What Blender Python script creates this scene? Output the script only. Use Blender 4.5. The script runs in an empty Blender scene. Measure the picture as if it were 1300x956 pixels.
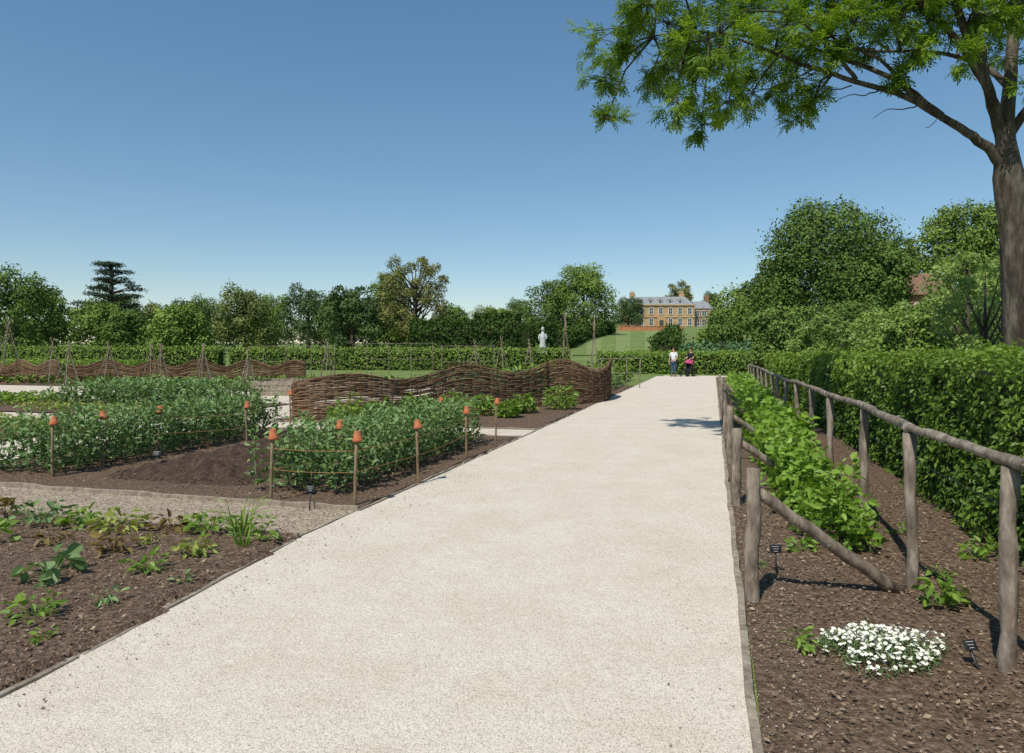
import bpy, math, random
import numpy as np
from mathutils import Vector, noise
random.seed(7)
R = np.random.default_rng(7)
scene = bpy.context.scene
COL = scene.collection

# garden axes: u across the main path (right positive), v along it
def A(u, v):
    return (0.962*u+0.273*v, -0.273*u+0.962*v)
def sstep(a, b, x):
    t = np.clip((x-a)/(b-a), 0, 1)
    return t*t*(3-2*t)
def terr(x, y):
    x = np.asarray(x, float); y = np.asarray(y, float)
    r = np.clip((y-55)/195, 0, 1.5)**1.2
    b = x/np.maximum(y, 1)
    m = sstep(-.05, .10, b)
    return r*(3.2+6.7*m) + sstep(.30, .5, b)*sstep(40, 90, y)*5

# ------------------------------------------------------------------ materials
def newmat(name):
    m = bpy.data.materials.new(name); m.use_nodes = True
    nt = m.node_tree; nt.nodes.clear()
    out = nt.nodes.new('ShaderNodeOutputMaterial')
    return m, nt, out
def c4(c): return (c[0], c[1], c[2], 1)

def leafmat(name, dark, light, transl=.25, rough=.5):
    m, nt, out = newmat(name)
    at = nt.nodes.new('ShaderNodeAttribute'); at.attribute_name = 'shade'
    mx = nt.nodes.new('ShaderNodeMixRGB')
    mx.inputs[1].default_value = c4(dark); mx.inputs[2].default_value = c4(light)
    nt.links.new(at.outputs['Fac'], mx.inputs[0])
    if transl <= 0:
        p = nt.nodes.new('ShaderNodeBsdfDiffuse'); nt.links.new(mx.outputs[0], p.inputs['Color'])
        nt.links.new(p.outputs[0], out.inputs[0]); return m
    p = nt.nodes.new('ShaderNodeBsdfPrincipled')
    p.inputs['Roughness'].default_value = rough
    p.inputs['Specular IOR Level'].default_value = .3
    nt.links.new(mx.outputs[0], p.inputs['Base Color'])
    tr = nt.nodes.new('ShaderNodeBsdfTranslucent')
    br = nt.nodes.new('ShaderNodeMixRGB'); br.blend_type = 'MULTIPLY'; br.inputs[0].default_value = 1
    br.inputs[2].default_value = (1.6, 1.6, .6, 1)
    nt.links.new(mx.outputs[0], br.inputs[1]); nt.links.new(br.outputs[0], tr.inputs['Color'])
    ms = nt.nodes.new('ShaderNodeMixShader'); ms.inputs[0].default_value = transl
    nt.links.new(p.outputs[0], ms.inputs[1]); nt.links.new(tr.outputs[0], ms.inputs[2])
    nt.links.new(ms.outputs[0], out.inputs[0])
    return m

def noisemat(name, cols, scale=5, rough=.85, bump=.3, stretch=(1,1,1), detail=6, bscale=None, dist=.02, spec=.2, metal=0):
    m, nt, out = newmat(name)
    tc = nt.nodes.new('ShaderNodeTexCoord'); mp = nt.nodes.new('ShaderNodeMapping')
    mp.inputs['Scale'].default_value = stretch
    nt.links.new(tc.outputs['Object'], mp.inputs[0])
    nz = nt.nodes.new('ShaderNodeTexNoise'); nz.inputs['Scale'].default_value = scale
    nz.inputs['Detail'].default_value = detail; nz.inputs['Roughness'].default_value = .65
    nt.links.new(mp.outputs[0], nz.inputs[0])
    cr = nt.nodes.new('ShaderNodeValToRGB')
    n = len(cols)
    e = cr.color_ramp.elements
    while len(e) < n: e.new(.5)
    for i, c in enumerate(cols):
        e[i].position = .3 + .4*i/max(1, n-1); e[i].color = c4(c)
    nt.links.new(nz.outputs[0], cr.inputs[0])
    p = nt.nodes.new('ShaderNodeBsdfPrincipled')
    p.inputs['Roughness'].default_value = rough; p.inputs['Specular IOR Level'].default_value = spec
    p.inputs['Metallic'].default_value = metal
    nt.links.new(cr.outputs[0], p.inputs['Base Color'])
    if bump:
        b = nt.nodes.new('ShaderNodeBump'); b.inputs['Strength'].default_value = bump
        b.inputs['Distance'].default_value = dist
        n2 = nt.nodes.new('ShaderNodeTexNoise'); n2.inputs['Scale'].default_value = bscale or scale*3
        n2.inputs['Detail'].default_value = 5
        nt.links.new(mp.outputs[0], n2.inputs[0])
        nt.links.new(n2.outputs[0], b.inputs['Height']); nt.links.new(b.outputs[0], p.inputs['Normal'])
    nt.links.new(p.outputs[0], out.inputs[0])
    return m

def gravelmat(name, c_lo, c_hi, patch, vs=170):
    m, nt, out = newmat(name)
    tc = nt.nodes.new('ShaderNodeTexCoord')
    vo = nt.nodes.new('ShaderNodeTexVoronoi'); vo.inputs['Scale'].default_value = vs
    nt.links.new(tc.outputs['Object'], vo.inputs['Vector'])
    sx = nt.nodes.new('ShaderNodeSeparateColor'); nt.links.new(vo.outputs['Color'], sx.inputs[0])
    cr = nt.nodes.new('ShaderNodeValToRGB')
    e = cr.color_ramp.elements
    e[0].position = 0; e[0].color = c4(c_lo); e[1].position = .4; e[1].color = c4(c_hi)
    e2 = e.new(.95); e2.color = c4([min(.85, x*1.18) for x in c_hi])
    nt.links.new(sx.outputs[0], cr.inputs[0])
    nz = nt.nodes.new('ShaderNodeTexNoise'); nz.inputs['Scale'].default_value = 1.3; nz.inputs['Detail'].default_value = 10
    nz.inputs['Roughness'].default_value = .75
    nt.links.new(tc.outputs['Object'], nz.inputs[0])
    r2 = nt.nodes.new('ShaderNodeValToRGB'); r2.color_ramp.elements[0].position = .34; r2.color_ramp.elements[1].position = .60
    r2.color_ramp.elements[0].color = c4(patch); r2.color_ramp.elements[1].color = (1, 1, 1, 1)
    nt.links.new(nz.outputs[0], r2.inputs[0])
    mu = nt.nodes.new('ShaderNodeMixRGB'); mu.blend_type = 'MULTIPLY'; mu.inputs[0].default_value = 1
    nt.links.new(cr.outputs[0], mu.inputs[1]); nt.links.new(r2.outputs[0], mu.inputs[2])
    p = nt.nodes.new('ShaderNodeBsdfDiffuse')
    nt.links.new(mu.outputs[0], p.inputs['Color'])
    b = nt.nodes.new('ShaderNodeBump'); b.inputs['Strength'].default_value = .6; b.inputs['Distance'].default_value = .003
    b.invert = True
    nt.links.new(vo.outputs['Distance'], b.inputs['Height'])
    b2 = nt.nodes.new('ShaderNodeBump'); b2.inputs['Strength'].default_value = .35; b2.inputs['Distance'].default_value = .02
    n3 = nt.nodes.new('ShaderNodeTexNoise'); n3.inputs['Scale'].default_value = 14; n3.inputs['Detail'].default_value = 7
    nt.links.new(tc.outputs['Object'], n3.inputs[0]); nt.links.new(n3.outputs[0], b2.inputs['Height'])
    nt.links.new(b.outputs[0], b2.inputs['Normal'])
    nt.links.new(b2.outputs[0], p.inputs['Normal'])
    nt.links.new(p.outputs[0], out.inputs[0])
    return m

M = {}
M['gravel'] = gravelmat('gravel', (.37,.315,.25), (.635,.575,.485), (.90,.87,.82), 200)
M['gravel2'] = gravelmat('gravel_side', (.34,.29,.23), (.62,.555,.46), (.84,.80,.75), 100)
M['mulch'] = noisemat('mulch', [(.045,.028,.018),(.14,.092,.06),(.28,.20,.14)], 28, .95, .9, bscale=60, dist=.03)
M['chippath'] = noisemat('chippath', [(.18,.135,.09),(.36,.29,.21),(.52,.44,.34)], 22, .95, .8, bscale=60, dist=.02)
M['soil'] = noisemat('soil', [(.035,.022,.015),(.075,.048,.033),(.125,.084,.058)], 16, .95, 1, bscale=35, dist=.04)
M['grass'] = noisemat('grass', [(.10,.145,.035),(.15,.20,.055),(.21,.25,.085)], .35, .9, .6, bscale=6, dist=.1, detail=9)
M['lawn'] = noisemat('lawn', [(.16,.21,.065),(.22,.265,.095)], .25, .9, .3, bscale=8, dist=.05, detail=9)
M['bark'] = noisemat('bark', [(.022,.018,.014),(.075,.062,.048),(.18,.155,.125)], 7, .9, 1, stretch=(1,1,.25), bscale=16, dist=.05)
M['bark_far'] = noisemat('bark_far', [(.05,.04,.03),(.12,.10,.075)], 3, .9, .5)
M['wood'] = noisemat('weathered_wood', [(.085,.065,.048),(.21,.17,.13),(.38,.33,.27)], 14, .85, .9, stretch=(1,1,.35), bscale=30, dist=.012)
M['board'] = noisemat('grey_board', [(.15,.12,.09),(.27,.225,.17),(.38,.33,.26)], 12, .85, .6, stretch=(1,1,1), bscale=40, dist=.01)
M['stake'] = noisemat('stake_wood', [(.16,.11,.065),(.33,.24,.15)], 15, .8, .4, stretch=(1,1,.3))
M['terra'] = noisemat('terracotta', [(.36,.115,.05),(.50,.18,.085)], 14, .85, .2)
M['twine'] = noisemat('twine', [(.3,.15,.06),(.42,.24,.11)], 30, .9, .2)
M['slate'] = noisemat('slate_label', [(.012,.013,.015),(.03,.03,.034)], 20, .5, .1)
M['white'] = noisemat('white_paint', [(.65,.65,.63),(.8,.8,.78)], 5, .6, .1)
M['stonewhite'] = noisemat('pale_stone', [(.40,.41,.40),(.58,.58,.55)], 4, .8, .2)
M['ham'] = noisemat('golden_stone', [(.37,.24,.125),(.46,.31,.165),(.52,.37,.21)], .9, .9, .3)
M['brick'] = noisemat('orange_brick', [(.38,.17,.08),(.48,.23,.12)], 1.5, .9, .3)
M['brick2'] = noisemat('russet_brick', [(.22,.12,.07),(.32,.19,.11)], 1.5, .9, .3)
M['tile'] = noisemat('clay_tile', [(.14,.08,.055),(.25,.15,.10)], 3, .9, .4)
M['slateroof'] = noisemat('slate_roof', [(.20,.21,.22),(.30,.31,.32)], 1.5, .7, .3)
M['glass'] = noisemat('window_glass', [(.02,.025,.03),(.06,.07,.08)], .6, .15, 0, spec=.6)
M['metal'] = noisemat('dark_metal', [(.02,.02,.02),(.05,.05,.05)], 10, .4, 0, spec=.5)
M['rubber'] = noisemat('rubber', [(.015,.015,.015),(.03,.03,.03)], 10, .8, 0)
M['pink'] = noisemat('pink_fabric', [(.45,.05,.16),(.58,.09,.24)], 10, .8, .1)
M['skin'] = noisemat('skin', [(.45,.26,.18),(.55,.33,.24)], 6, .6, 0)
M['shirt_white'] = noisemat('white_shirt', [(.6,.6,.62),(.75,.75,.76)], 6, .9, .2)
M['jeans'] = noisemat('jeans', [(.04,.07,.13),(.08,.12,.20)], 9, .9, .2)
M['black'] = noisemat('black_cloth', [(.012,.012,.016),(.03,.03,.036)], 6, .9, .2)
M['hair'] = noisemat('brown_hair', [(.03,.018,.01),(.07,.04,.02)], 20, .6, .3)
M['darkcore'] = noisemat('dark_core', [(.018,.024,.008),(.045,.052,.02)], 4, 1, .5)

M['ash'] = leafmat('ash_leaf', (.075,.15,.018), (.22,.33,.04), .45)
M['beech'] = leafmat('beech_leaf', (.055,.115,.018), (.20,.30,.045), .28, .45)
M['bean'] = leafmat('bean_leaf', (.07,.135,.042), (.23,.34,.13), .2, .5)
M['rasp'] = leafmat('raspberry_leaf', (.085,.18,.02), (.25,.39,.06), .3, .5)
M['fresh'] = leafmat('fresh_leaf', (.09,.18,.025), (.26,.37,.07), .3)
M['yellowg'] = leafmat('yellow_green_leaf', (.15,.20,.04), (.38,.42,.10), .25)
M['red'] = leafmat('red_leaf', (.09,.05,.02), (.24,.18,.05), .2)
M['oak'] = leafmat('oak_leaf', (.058,.105,.028), (.15,.225,.055), 0)
M['oakl'] = leafmat('oak_leaf_light', (.09,.15,.032), (.22,.305,.07), 0)
M['olive'] = leafmat('olive_leaf', (.10,.13,.04), (.235,.275,.09), 0)
M['dark'] = leafmat('dark_leaf', (.042,.078,.03), (.12,.175,.06), 0)
M['cedar'] = leafmat('cedar_needle', (.026,.046,.03), (.08,.115,.065), 0)
M['brown'] = leafmat('bronze_leaf', (.10,.11,.035), (.26,.26,.09), 0)
M['yew'] = leafmat('yew_needle', (.022,.05,.015), (.08,.13,.032), 0)
M['apple'] = leafmat('apple_leaf', (.10,.17,.035), (.31,.40,.11), .25, .45)
M['cabb'] = leafmat('bluegreen_leaf', (.05,.11,.05), (.12,.20,.09), 0)
M['petal'] = leafmat('white_petal', (.72,.71,.56), (.86,.86,.78), 0)
M['chip'] = leafmat('wood_chip', (.08,.048,.03), (.44,.34,.235), 0)
M['stone'] = leafmat('gravel_stone', (.38,.325,.255), (.80,.745,.645), 0)
M['willow'] = leafmat('willow_rod', (.08,.046,.028), (.29,.185,.115), 0)

# ------------------------------------------------------------------ mesh utils
def finish(o, parent=None, loc=None, label=None, category=None, kind=None, group=None):
    COL.objects.link(o)
    if parent is not None: o.parent = parent
    if loc is not None: o.location = loc
    if label: o["label"] = label
    if category: o["category"] = category
    if kind: o["kind"] = kind
    if group: o["group"] = group
    return o
def empty(name, loc, label, category, group=None, rot=0):
    e = bpy.data.objects.new(name, None); e.empty_display_size = .3
    e.rotation_euler = (0, 0, rot)
    return finish(e, None, loc, label, category, None, group)

def fast_mesh(name, V, F, mat, shade=None, smooth=False):
    me = bpy.data.meshes.new(name)
    k = F.shape[1]
    me.vertices.add(len(V)); me.vertices.foreach_set('co', V.astype(np.float32).ravel())
    me.loops.add(F.size); me.loops.foreach_set('vertex_index', F.astype(np.int32).ravel())
    me.polygons.add(len(F)); me.polygons.foreach_set('loop_start', np.arange(0, F.size, k, dtype=np.int32))
    me.polygons.foreach_set('use_smooth', np.full(len(F), smooth))
    me.update(calc_edges=True)
    if shade is not None:
        a = me.attributes.new('shade', 'FLOAT', 'FACE'); a.data.foreach_set('value', np.clip(shade, 0, 1).astype(np.float32))
    me.materials.append(mat)
    return me
def unit(a): return a/np.maximum(np.linalg.norm(a, axis=-1, keepdims=True), 1e-9)
def runit(n): return unit(R.normal(size=(n, 3)))

class Leaves:
    def __init__(s): s.V = []; s.S = []; s.n = 0
    def add(s, P, D, Nn, L, W, shade, fold=.15, droop=.0):
        D = unit(D); S = unit(np.cross(D, Nn)); U = np.cross(S, D)
        n = len(P)
        L = np.broadcast_to(np.asarray(L, float).reshape(-1, 1), (n, 1)); W = np.broadcast_to(np.asarray(W, float).reshape(-1, 1), (n, 1))
        up = U*W*fold
        v = np.stack([P, P+D*L*.28+S*W*.42+up, P+D*L*.68+S*W*.40+up-U*L*droop*.5, P+D*L-U*L*droop,
                      P+D*L*.68-S*W*.40+up-U*L*droop*.5, P+D*L*.28-S*W*.42+up], 1)
        s.V.append(v.reshape(-1, 3)); s.S.append(np.broadcast_to(shade, (n,))); s.n += n
    def mesh(s, name, mat):
        V = np.concatenate(s.V); sh = np.repeat(np.concatenate(s.S), 2)
        b = np.arange(s.n)[:, None]*6
        F = np.stack([b+np.array([[0, 1, 2, 3]]), b+np.array([[0, 3, 4, 5]])], 1).reshape(-1, 4)
        return fast_mesh(name, V, F, mat, sh)
    def obj(s, name, mat, **kw):
        return finish(bpy.data.objects.new(name, s.mesh(name, mat)), **kw)

def quads(P, D, Nn, L, W):
    D = unit(D); S = unit(np.cross(D, Nn))
    n = len(P)
    L = np.asarray(L, float).reshape(-1, 1); W = np.asarray(W, float).reshape(-1, 1)
    v = np.stack([P-D*L*.5, P+S*W*.5, P+D*L*.5, P-S*W*.5], 1).reshape(-1, 3)
    F = np.arange(n*4).reshape(n, 4)
    return v, F

class MB:
    def __init__(s): s.V = []; s.F = []; s.sh = []; s.hassh = False
    def tube(s, pts, rad, sides=8, cap=True, shade=None, rough=0):
        pts = [Vector(p) for p in pts]; n = len(pts)
        if not hasattr(rad, '__len__'): rad = [rad]*n
        b0 = len(s.V); f0 = len(s.F)
        T0 = (pts[1]-pts[0]).normalized()
        ref = Vector((0, 0, 1)) if abs(T0.z) < .9 else Vector((1, 0, 0))
        X = T0.cross(ref).normalized()
        for i, p in enumerate(pts):
            T = (pts[min(n-1, i+1)]-pts[max(0, i-1)]).normalized()
            X = (X-T*X.dot(T)).normalized(); Y = T.cross(X)
            for k in range(sides):
                a = 2*math.pi*k/sides
                r = rad[i]*(1+(random.uniform(-rough, rough) if rough else 0))
                s.V.append(tuple(p+X*(math.cos(a)*r)+Y*(math.sin(a)*r)))
        for i in range(n-1):
            for k in range(sides):
                a = b0+i*sides+k; b = b0+i*sides+(k+1) % sides
                s.F.append((a, b, b+sides, a+sides))
        if cap:
            s.F.append(tuple(b0+k for k in range(sides))[::-1]); s.F.append(tuple(b0+(n-1)*sides+k for k in range(sides)))
        if shade is not None: s.hassh = True
        s.sh += [shade or 0]*(len(s.F)-f0)
    def box(s, c, size, rot=0, taper=1):
        b0 = len(s.V); hx, hy, hz = size[0]/2, size[1]/2, size[2]/2
        cr, sr = math.cos(rot), math.sin(rot)
        for z in (-hz, hz):
            t = taper if z > 0 else 1
            for x, y in ((-hx, -hy), (hx, -hy), (hx, hy), (-hx, hy)):
                x *= t; y *= t
                s.V.append((c[0]+x*cr-y*sr, c[1]+x*sr+y*cr, c[2]+z))
        for f in ((3, 2, 1, 0), (4, 5, 6, 7), (0, 1, 5, 4), (1, 2, 6, 5), (2, 3, 7, 6), (3, 0, 4, 7)):
            s.F.append(tuple(b0+i for i in f)); s.sh.append(0)
    def lathe(s, prof, c=(0, 0, 0), sides=16):
        b0 = len(s.V); n = len(prof)
        for r, z in prof:
            for k in range(sides):
                a = 2*math.pi*k/sides
                s.V.append((c[0]+r*math.cos(a), c[1]+r*math.sin(a), c[2]+z))
        for i in range(n-1):
            for k in range(sides):
                a = b0+i*sides+k; b = b0+i*sides+(k+1) % sides
                s.F.append((a, b, b+sides, a+sides)); s.sh.append(0)
        s.F.append(tuple(b0+k for k in range(sides))[::-1]); s.F.append(tuple(b0+(n-1)*sides+k for k in range(sides)))
        s.sh += [0, 0]
    def poly(s, vs, fs):
        b0 = len(s.V); s.V += [tuple(v) for v in vs]
        for f in fs: s.F.append(tuple(b0+i for i in f)); s.sh.append(0)
    def obj(s, name, mat, smooth=True, bevel=0, **kw):
        me = bpy.data.meshes.new(name); me.from_pydata(s.V, [], s.F); me.update()
        me.polygons.foreach_set('use_smooth', [smooth]*len(me.polygons))
        if s.hassh:
            a = me.attributes.new('shade', 'FLOAT', 'FACE'); a.data.foreach_set('value', s.sh)
        me.materials.append(mat)
        o = bpy.data.objects.new(name, me)
        if bevel:
            b = o.modifiers.new('Bevel', 'BEVEL'); b.width = bevel; b.segments = 2
        return finish(o, **kw)

def wob(p0, p1, n, amp):
    p0 = Vector(p0); p1 = Vector(p1); out = []
    for i in range(n+1):
        t = i/n; q = p0.lerp(p1, t)
        if 0 < i < n: q = q+Vector((random.uniform(-1, 1), random.uniform(-1, 1), random.uniform(-1, 1)))*amp
        out.append(q)
    return out

# ------------------------------------------------------------------ terrain and sheets
xs = np.unique(np.concatenate([np.linspace(-1200, -200, 14), np.linspace(-200, 200, 81), np.linspace(200, 1200, 14)]))
ys = np.unique(np.concatenate([np.linspace(-60, 40, 11), np.linspace(40, 350, 63), np.linspace(350, 1800, 16)]))
XX, YY = np.meshgrid(xs, ys); ZZ = terr(XX, YY)
V = np.stack([XX.ravel(), YY.ravel(), ZZ.ravel()], 1)
nx = len(xs); ny = len(ys)
ii, jj = np.meshgrid(np.arange(nx-1), np.arange(ny-1)); b = (jj*nx+ii).ravel()
F = np.stack([b, b+1, b+1+nx, b+nx], 1)
finish(bpy.data.objects.new('ground', fast_mesh('ground', V, F, M['grass'], smooth=True)), kind='structure')

def sheet(name, u0, u1, v0, v1, mat, base=.008, amp=.0, step=.12, fn=None, freq=2.2):
    nu = max(2, int((u1-u0)/step)); nv = max(2, int((v1-v0)/step))
    vs = []; fs = []
    for j in range(nv+1):
        for i in range(nu+1):
            u = u0+(u1-u0)*i/nu; v = v0+(v1-v0)*j/nv
            x, y = A(u, v); z = base
            if amp:
                z += amp*(noise.noise(Vector((u*freq, v*freq, 3)))*.5+.5+.35*noise.noise(Vector((u*9, v*9, 1)))+.2)
            if fn: z += fn(u, v)
            vs.append((x, y, z))
    for j in range(nv):
        for i in range(nu):
            a = j*(nu+1)+i; fs.append((a, a+1, a+nu+2, a+nu+1))
    m = MB(); m.poly(vs, fs)
    return m.obj(name, mat, smooth=True, kind='structure')

def edge_u(v):
    return float(np.interp(v, [-1, 2.9, 5.2], [-2.98, -3.15, -3.35]))
sheet('gravel_path', -3.37, .17, -3, 44.5, M['gravel'], .012, .012, .3, freq=.8)
sheet('gravel_path', -3.0, 6, 44.5, 46.3, M['gravel'], .010)
def mound(u, v):
    e = min(u+7.65, -4.95-u, v-6.75, 12.05-v)/.45
    e = max(0, min(1, e)); e = e*e*(3-2*e)
    k = .17*math.exp(-((u+6.15)/.8)**2)*math.exp(-((v-9)/1.9)**4)*(1+.5*noise.noise(Vector((u*1.7, v*1.7, 0))))
    return -.06+e*(.11+k+.08*noise.noise(Vector((u*5, v*5, 5)))+.045*noise.noise(Vector((u*14, v*14, 5))))
def bedfn(u, v):
    return 0 if u < edge_u(v)+.01 else -.09
sheet('planting_bed', -13, -2.9, -1, 5.25, M['mulch'], .022, .045, .10, fn=bedfn)
sheet('chip_path', -14, -3.38, 5.25, 6.3, M['chippath'], .012, .015, .15)
sheet('planting_bed', -9.6, -3.4, 6.3, 12.4, M['mulch'], .012, .03, .12)
sheet('soil_bed', -7.65, -4.95, 6.75, 12.05, M['soil'], 0, 0, .05, fn=mound)
sheet('gravel_path', -11.9, -9.65, 6.3, 34, M['gravel2'], .014)
sheet('gravel_path', -40, -11.9, 12.5, 14.0, M['gravel2'], .016)
sheet('gravel_path', -9.65, -3.3, 12.5, 13.7, M['gravel2'], .014)
sheet('planting_bed', -9.6, -3.4, 13.75, 32, M['mulch'], .010, .04, .2)
sheet('planting_bed', -26, -11.95, 6.35, 12.45, M['mulch'], .010, .04, .2)
sheet('planting_bed', -30, -11.95, 14.05, 18.4, M['mulch'], .010, .04, .25)
sheet('gravel_path', -46, -11.95, 18.5, 25, M['gravel2'], .012)
sheet('planting_bed', -46, -11.95, 25.1, 36, M['mulch'], .010, .04, .4)
sheet('planting_bed', .19, 4.2, -1, 42, M['mulch'], .010, .04, .12)

def scatter_chips(name, rect, n, mat, L=(.012, .045), z=.05, power=1, cut=None):
    u = R.uniform(rect[0], rect[1], n); t = R.uniform(0, 1, n)**power; v = rect[2]+(rect[3]-rect[2])*t
    if cut:
        lim = np.interp(v, [-1, 2.9, 5.2, 50], [-2.98, -3.15, -3.35, -3.35]); k = (u < lim-.01) if cut > 0 else (u > lim+.03)
        u = u[k]; v = v[k]; n = len(u)
    x = .962*u+.273*v; y = -.273*u+.962*v
    P = np.stack([x, y, R.uniform(z*.4, z*1.15, n)], 1)
    D = R.normal(size=(n, 3)); D[:, 2] *= .25
    Nn = np.array([0, 0, 1.])+R.normal(size=(n, 3))*.35
    L_ = L[0]+(L[1]-L[0])*R.beta(1.2, 2.2, n); V, F = quads(P, D, Nn, L_, L_*R.uniform(.25, .7, n))
    o = finish(bpy.data.objects.new(name, fast_mesh(name, V, F, mat, R.beta(1.3, 2, n))), kind='stuff')
    return o
scatter_chips('wood_chips', (-9, -2.95, 1.0, 5.2), 44000, M['chip'], z=.070, cut=1, L=(.008, .042))
scatter_chips('wood_chips', (-10, -3.42, 5.25, 6.3), 7000, M['chip'], z=.040, L=(.008, .035))
scatter_chips('pale_grit', (-12, -3.42, 5.28, 6.27), 14000, M['stone'], z=.036, L=(.006, .02))
scatter_chips('wood_chips', (-9.5, -3.42, 6.3, 12.3), 16000, M['chip'], z=.045, L=(.01, .045))
scatter_chips('wood_chips', (.2, 2.3, 1.5, 9), 26000, M['chip'], z=.06, L=(.008, .042))
scatter_chips('soil_clods', (-7.3, -5.2, 7.0, 11.6), 6000, M['mulch'], z=.10, L=(.015, .04))
scatter_chips('loose_gravel', (-3.3, .12, 1.2, 9), 22000, M['stone'], L=(.004, .010), z=.024, power=1.3, cut=-1)
scatter_chips('loose_gravel', (.14, .5, 1.2, 10), 3500, M['stone'], L=(.006, .013), z=.06)
scatter_chips('stray_chips', (-3.35, -2.8, 1.2, 9), 1800, M['chip'], L=(.008, .025), z=.030, cut=-1)
scatter_chips('stray_chips', (-3.3, -2.2, 1.2, 9), 500, M['chip'], L=(.006, .018), z=.026, cut=-1)
scatter_chips('stray_chips', (-.35, .12, 1.2, 9), 450, M['chip'], L=(.008, .02), z=.026)

def board(p0, p1, h, t, label, mat='board'):
    x0, y0 = A(*p0); x1, y1 = A(*p1)
    L = math.hypot(x1-x0, y1-y0)
    m = MB(); n = max(2, int(L/.25)); vs = []
    for i in range(n+1):
        x = -L/2+L*i/n; w = random.uniform(-.008, .008); hh = h+random.uniform(-.012, .010)
        vs += [(x, -t/2+w, -.05), (x, t/2+w, -.05), (x, t/2+w, hh), (x, -t/2+w, hh)]
    fs = [(0, 3, 2, 1), tuple(4*n+k for k in (0, 1, 2, 3))]
    for i in range(n):
        for k in range(4):
            a = 4*i+k; b = 4*i+(k+1) % 4; fs.append((a, b, b+4, a+4))
    m.poly(vs, fs)
    o = m.obj('timber_edging', M[mat], smooth=False, bevel=.004, loc=((x0+x1)/2, (y0+y1)/2, 0), label=label, category='edging board', group='timber path edging')
    o.rotation_euler = (0, 0, math.atan2(y1-y0, x1-x0))
lab = "weathered grey timber edging board beside gravel path"
board((-2.98, -1), (-3.15, 2.9), .034, .035, lab); board((-3.155, 2.93), (-3.355, 5.2), .034, .035, lab)
v = 6.3
while v < 42: board((-3.36, v), (-3.36, min(v+3.0, 42)), .036, .035, lab); v += 3.03
v = -.6
while v < 42: board((.165, v), (.165+random.uniform(-.01, .01), v+2.4), .05, .04, lab); v += 2.43
lb2 = "weathered timber edging board around planting bed"
board((-14, 5.25), (-3.36, 5.25), .06, .04, lb2)
board((-9.6, 6.3), (-3.36, 6.3), .07, .04, lb2)
board((-9.63, 6.3), (-9.63, 12.4), .05, .035, lb2)
board((-9.6, 12.44), (-3.36, 12.44), .05, .035, lb2)
board((-9.6, 13.73), (-3.36, 13.73), .05, .035, lb2)

# ------------------------------------------------------------------ crops
def bean_block(name, u0, u1, v0, v1, h, mat, label, step=.2, nl=38, L=.085, W=.045, z0=.05, sp_=.065, up=.45, uneven=.1):
    us = np.arange(u0, u1, step*1.15); vs = np.arange(v0, v1, step)
    U, Vv = np.meshgrid(us, vs); U = U.ravel()+R.normal(0, .04, U.size); Vv = Vv.ravel()+R.normal(0, .04, Vv.size)
    n = len(U); x = .962*U+.273*Vv; y = -.273*U+.962*Vv
    H = h*R.uniform(1-2*uneven, 1+uneven, n)
    lean = R.normal(0, .06, (n, 2))
    t = R.uniform(.05, 1, (n, nl)); sp = R.normal(0, sp_, (n, nl, 2))*(1.15-.45*t)[..., None]
    P = np.zeros((n, nl, 3))
    P[..., 0] = x[:, None]+lean[:, :1]*t+sp[..., 0]; P[..., 1] = y[:, None]+lean[:, 1:]*t+sp[..., 1]; P[..., 2] = z0+H[:, None]*t
    P = P.reshape(-1, 3); m = len(P)
    D = R.normal(size=(m, 3)); D[:, 2] = D[:, 2]*.5+up
    Nn = np.array([0, 0, 1.])+R.normal(size=(m, 3))*.55
    sc = R.uniform(.7, 1.2, m)
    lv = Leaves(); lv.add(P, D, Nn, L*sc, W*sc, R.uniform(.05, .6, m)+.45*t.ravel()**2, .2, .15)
    lv.add(np.stack([x, y, np.full(n, z0)], 1), np.concatenate([lean, H[:, None]], 1), runit(n), H, np.full(n, .014), np.full(n, .5), 0)
    return lv.obj(name, M[mat], kind='stuff', label=label, category='crop')
bl_ = "dense block of green broad beans behind string"
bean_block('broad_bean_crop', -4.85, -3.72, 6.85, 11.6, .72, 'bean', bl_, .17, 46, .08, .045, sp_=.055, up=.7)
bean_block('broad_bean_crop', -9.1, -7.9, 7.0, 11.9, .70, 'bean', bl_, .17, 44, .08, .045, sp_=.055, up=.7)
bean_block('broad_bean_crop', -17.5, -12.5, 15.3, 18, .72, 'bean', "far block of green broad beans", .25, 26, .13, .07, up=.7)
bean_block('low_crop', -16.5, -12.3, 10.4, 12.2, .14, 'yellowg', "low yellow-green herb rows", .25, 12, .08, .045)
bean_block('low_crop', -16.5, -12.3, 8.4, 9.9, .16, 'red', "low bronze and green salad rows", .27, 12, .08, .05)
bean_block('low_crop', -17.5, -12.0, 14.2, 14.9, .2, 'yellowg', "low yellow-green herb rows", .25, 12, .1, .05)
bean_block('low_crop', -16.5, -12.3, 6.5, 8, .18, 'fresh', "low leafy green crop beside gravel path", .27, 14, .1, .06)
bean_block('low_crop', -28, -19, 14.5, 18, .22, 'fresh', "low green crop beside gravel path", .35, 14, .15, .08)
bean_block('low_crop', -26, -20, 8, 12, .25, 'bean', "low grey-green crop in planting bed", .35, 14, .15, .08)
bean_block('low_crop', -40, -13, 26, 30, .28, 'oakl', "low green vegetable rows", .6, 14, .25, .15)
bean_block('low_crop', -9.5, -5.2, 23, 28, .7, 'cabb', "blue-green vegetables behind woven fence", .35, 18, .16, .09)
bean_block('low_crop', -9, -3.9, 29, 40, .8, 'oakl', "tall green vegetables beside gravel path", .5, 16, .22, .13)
bean_block('low_crop', -4.9, -3.7, 25, 31, .65, 'bean', "grey-green herbs beside gravel path", .3, 18, .13, .07)
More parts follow.
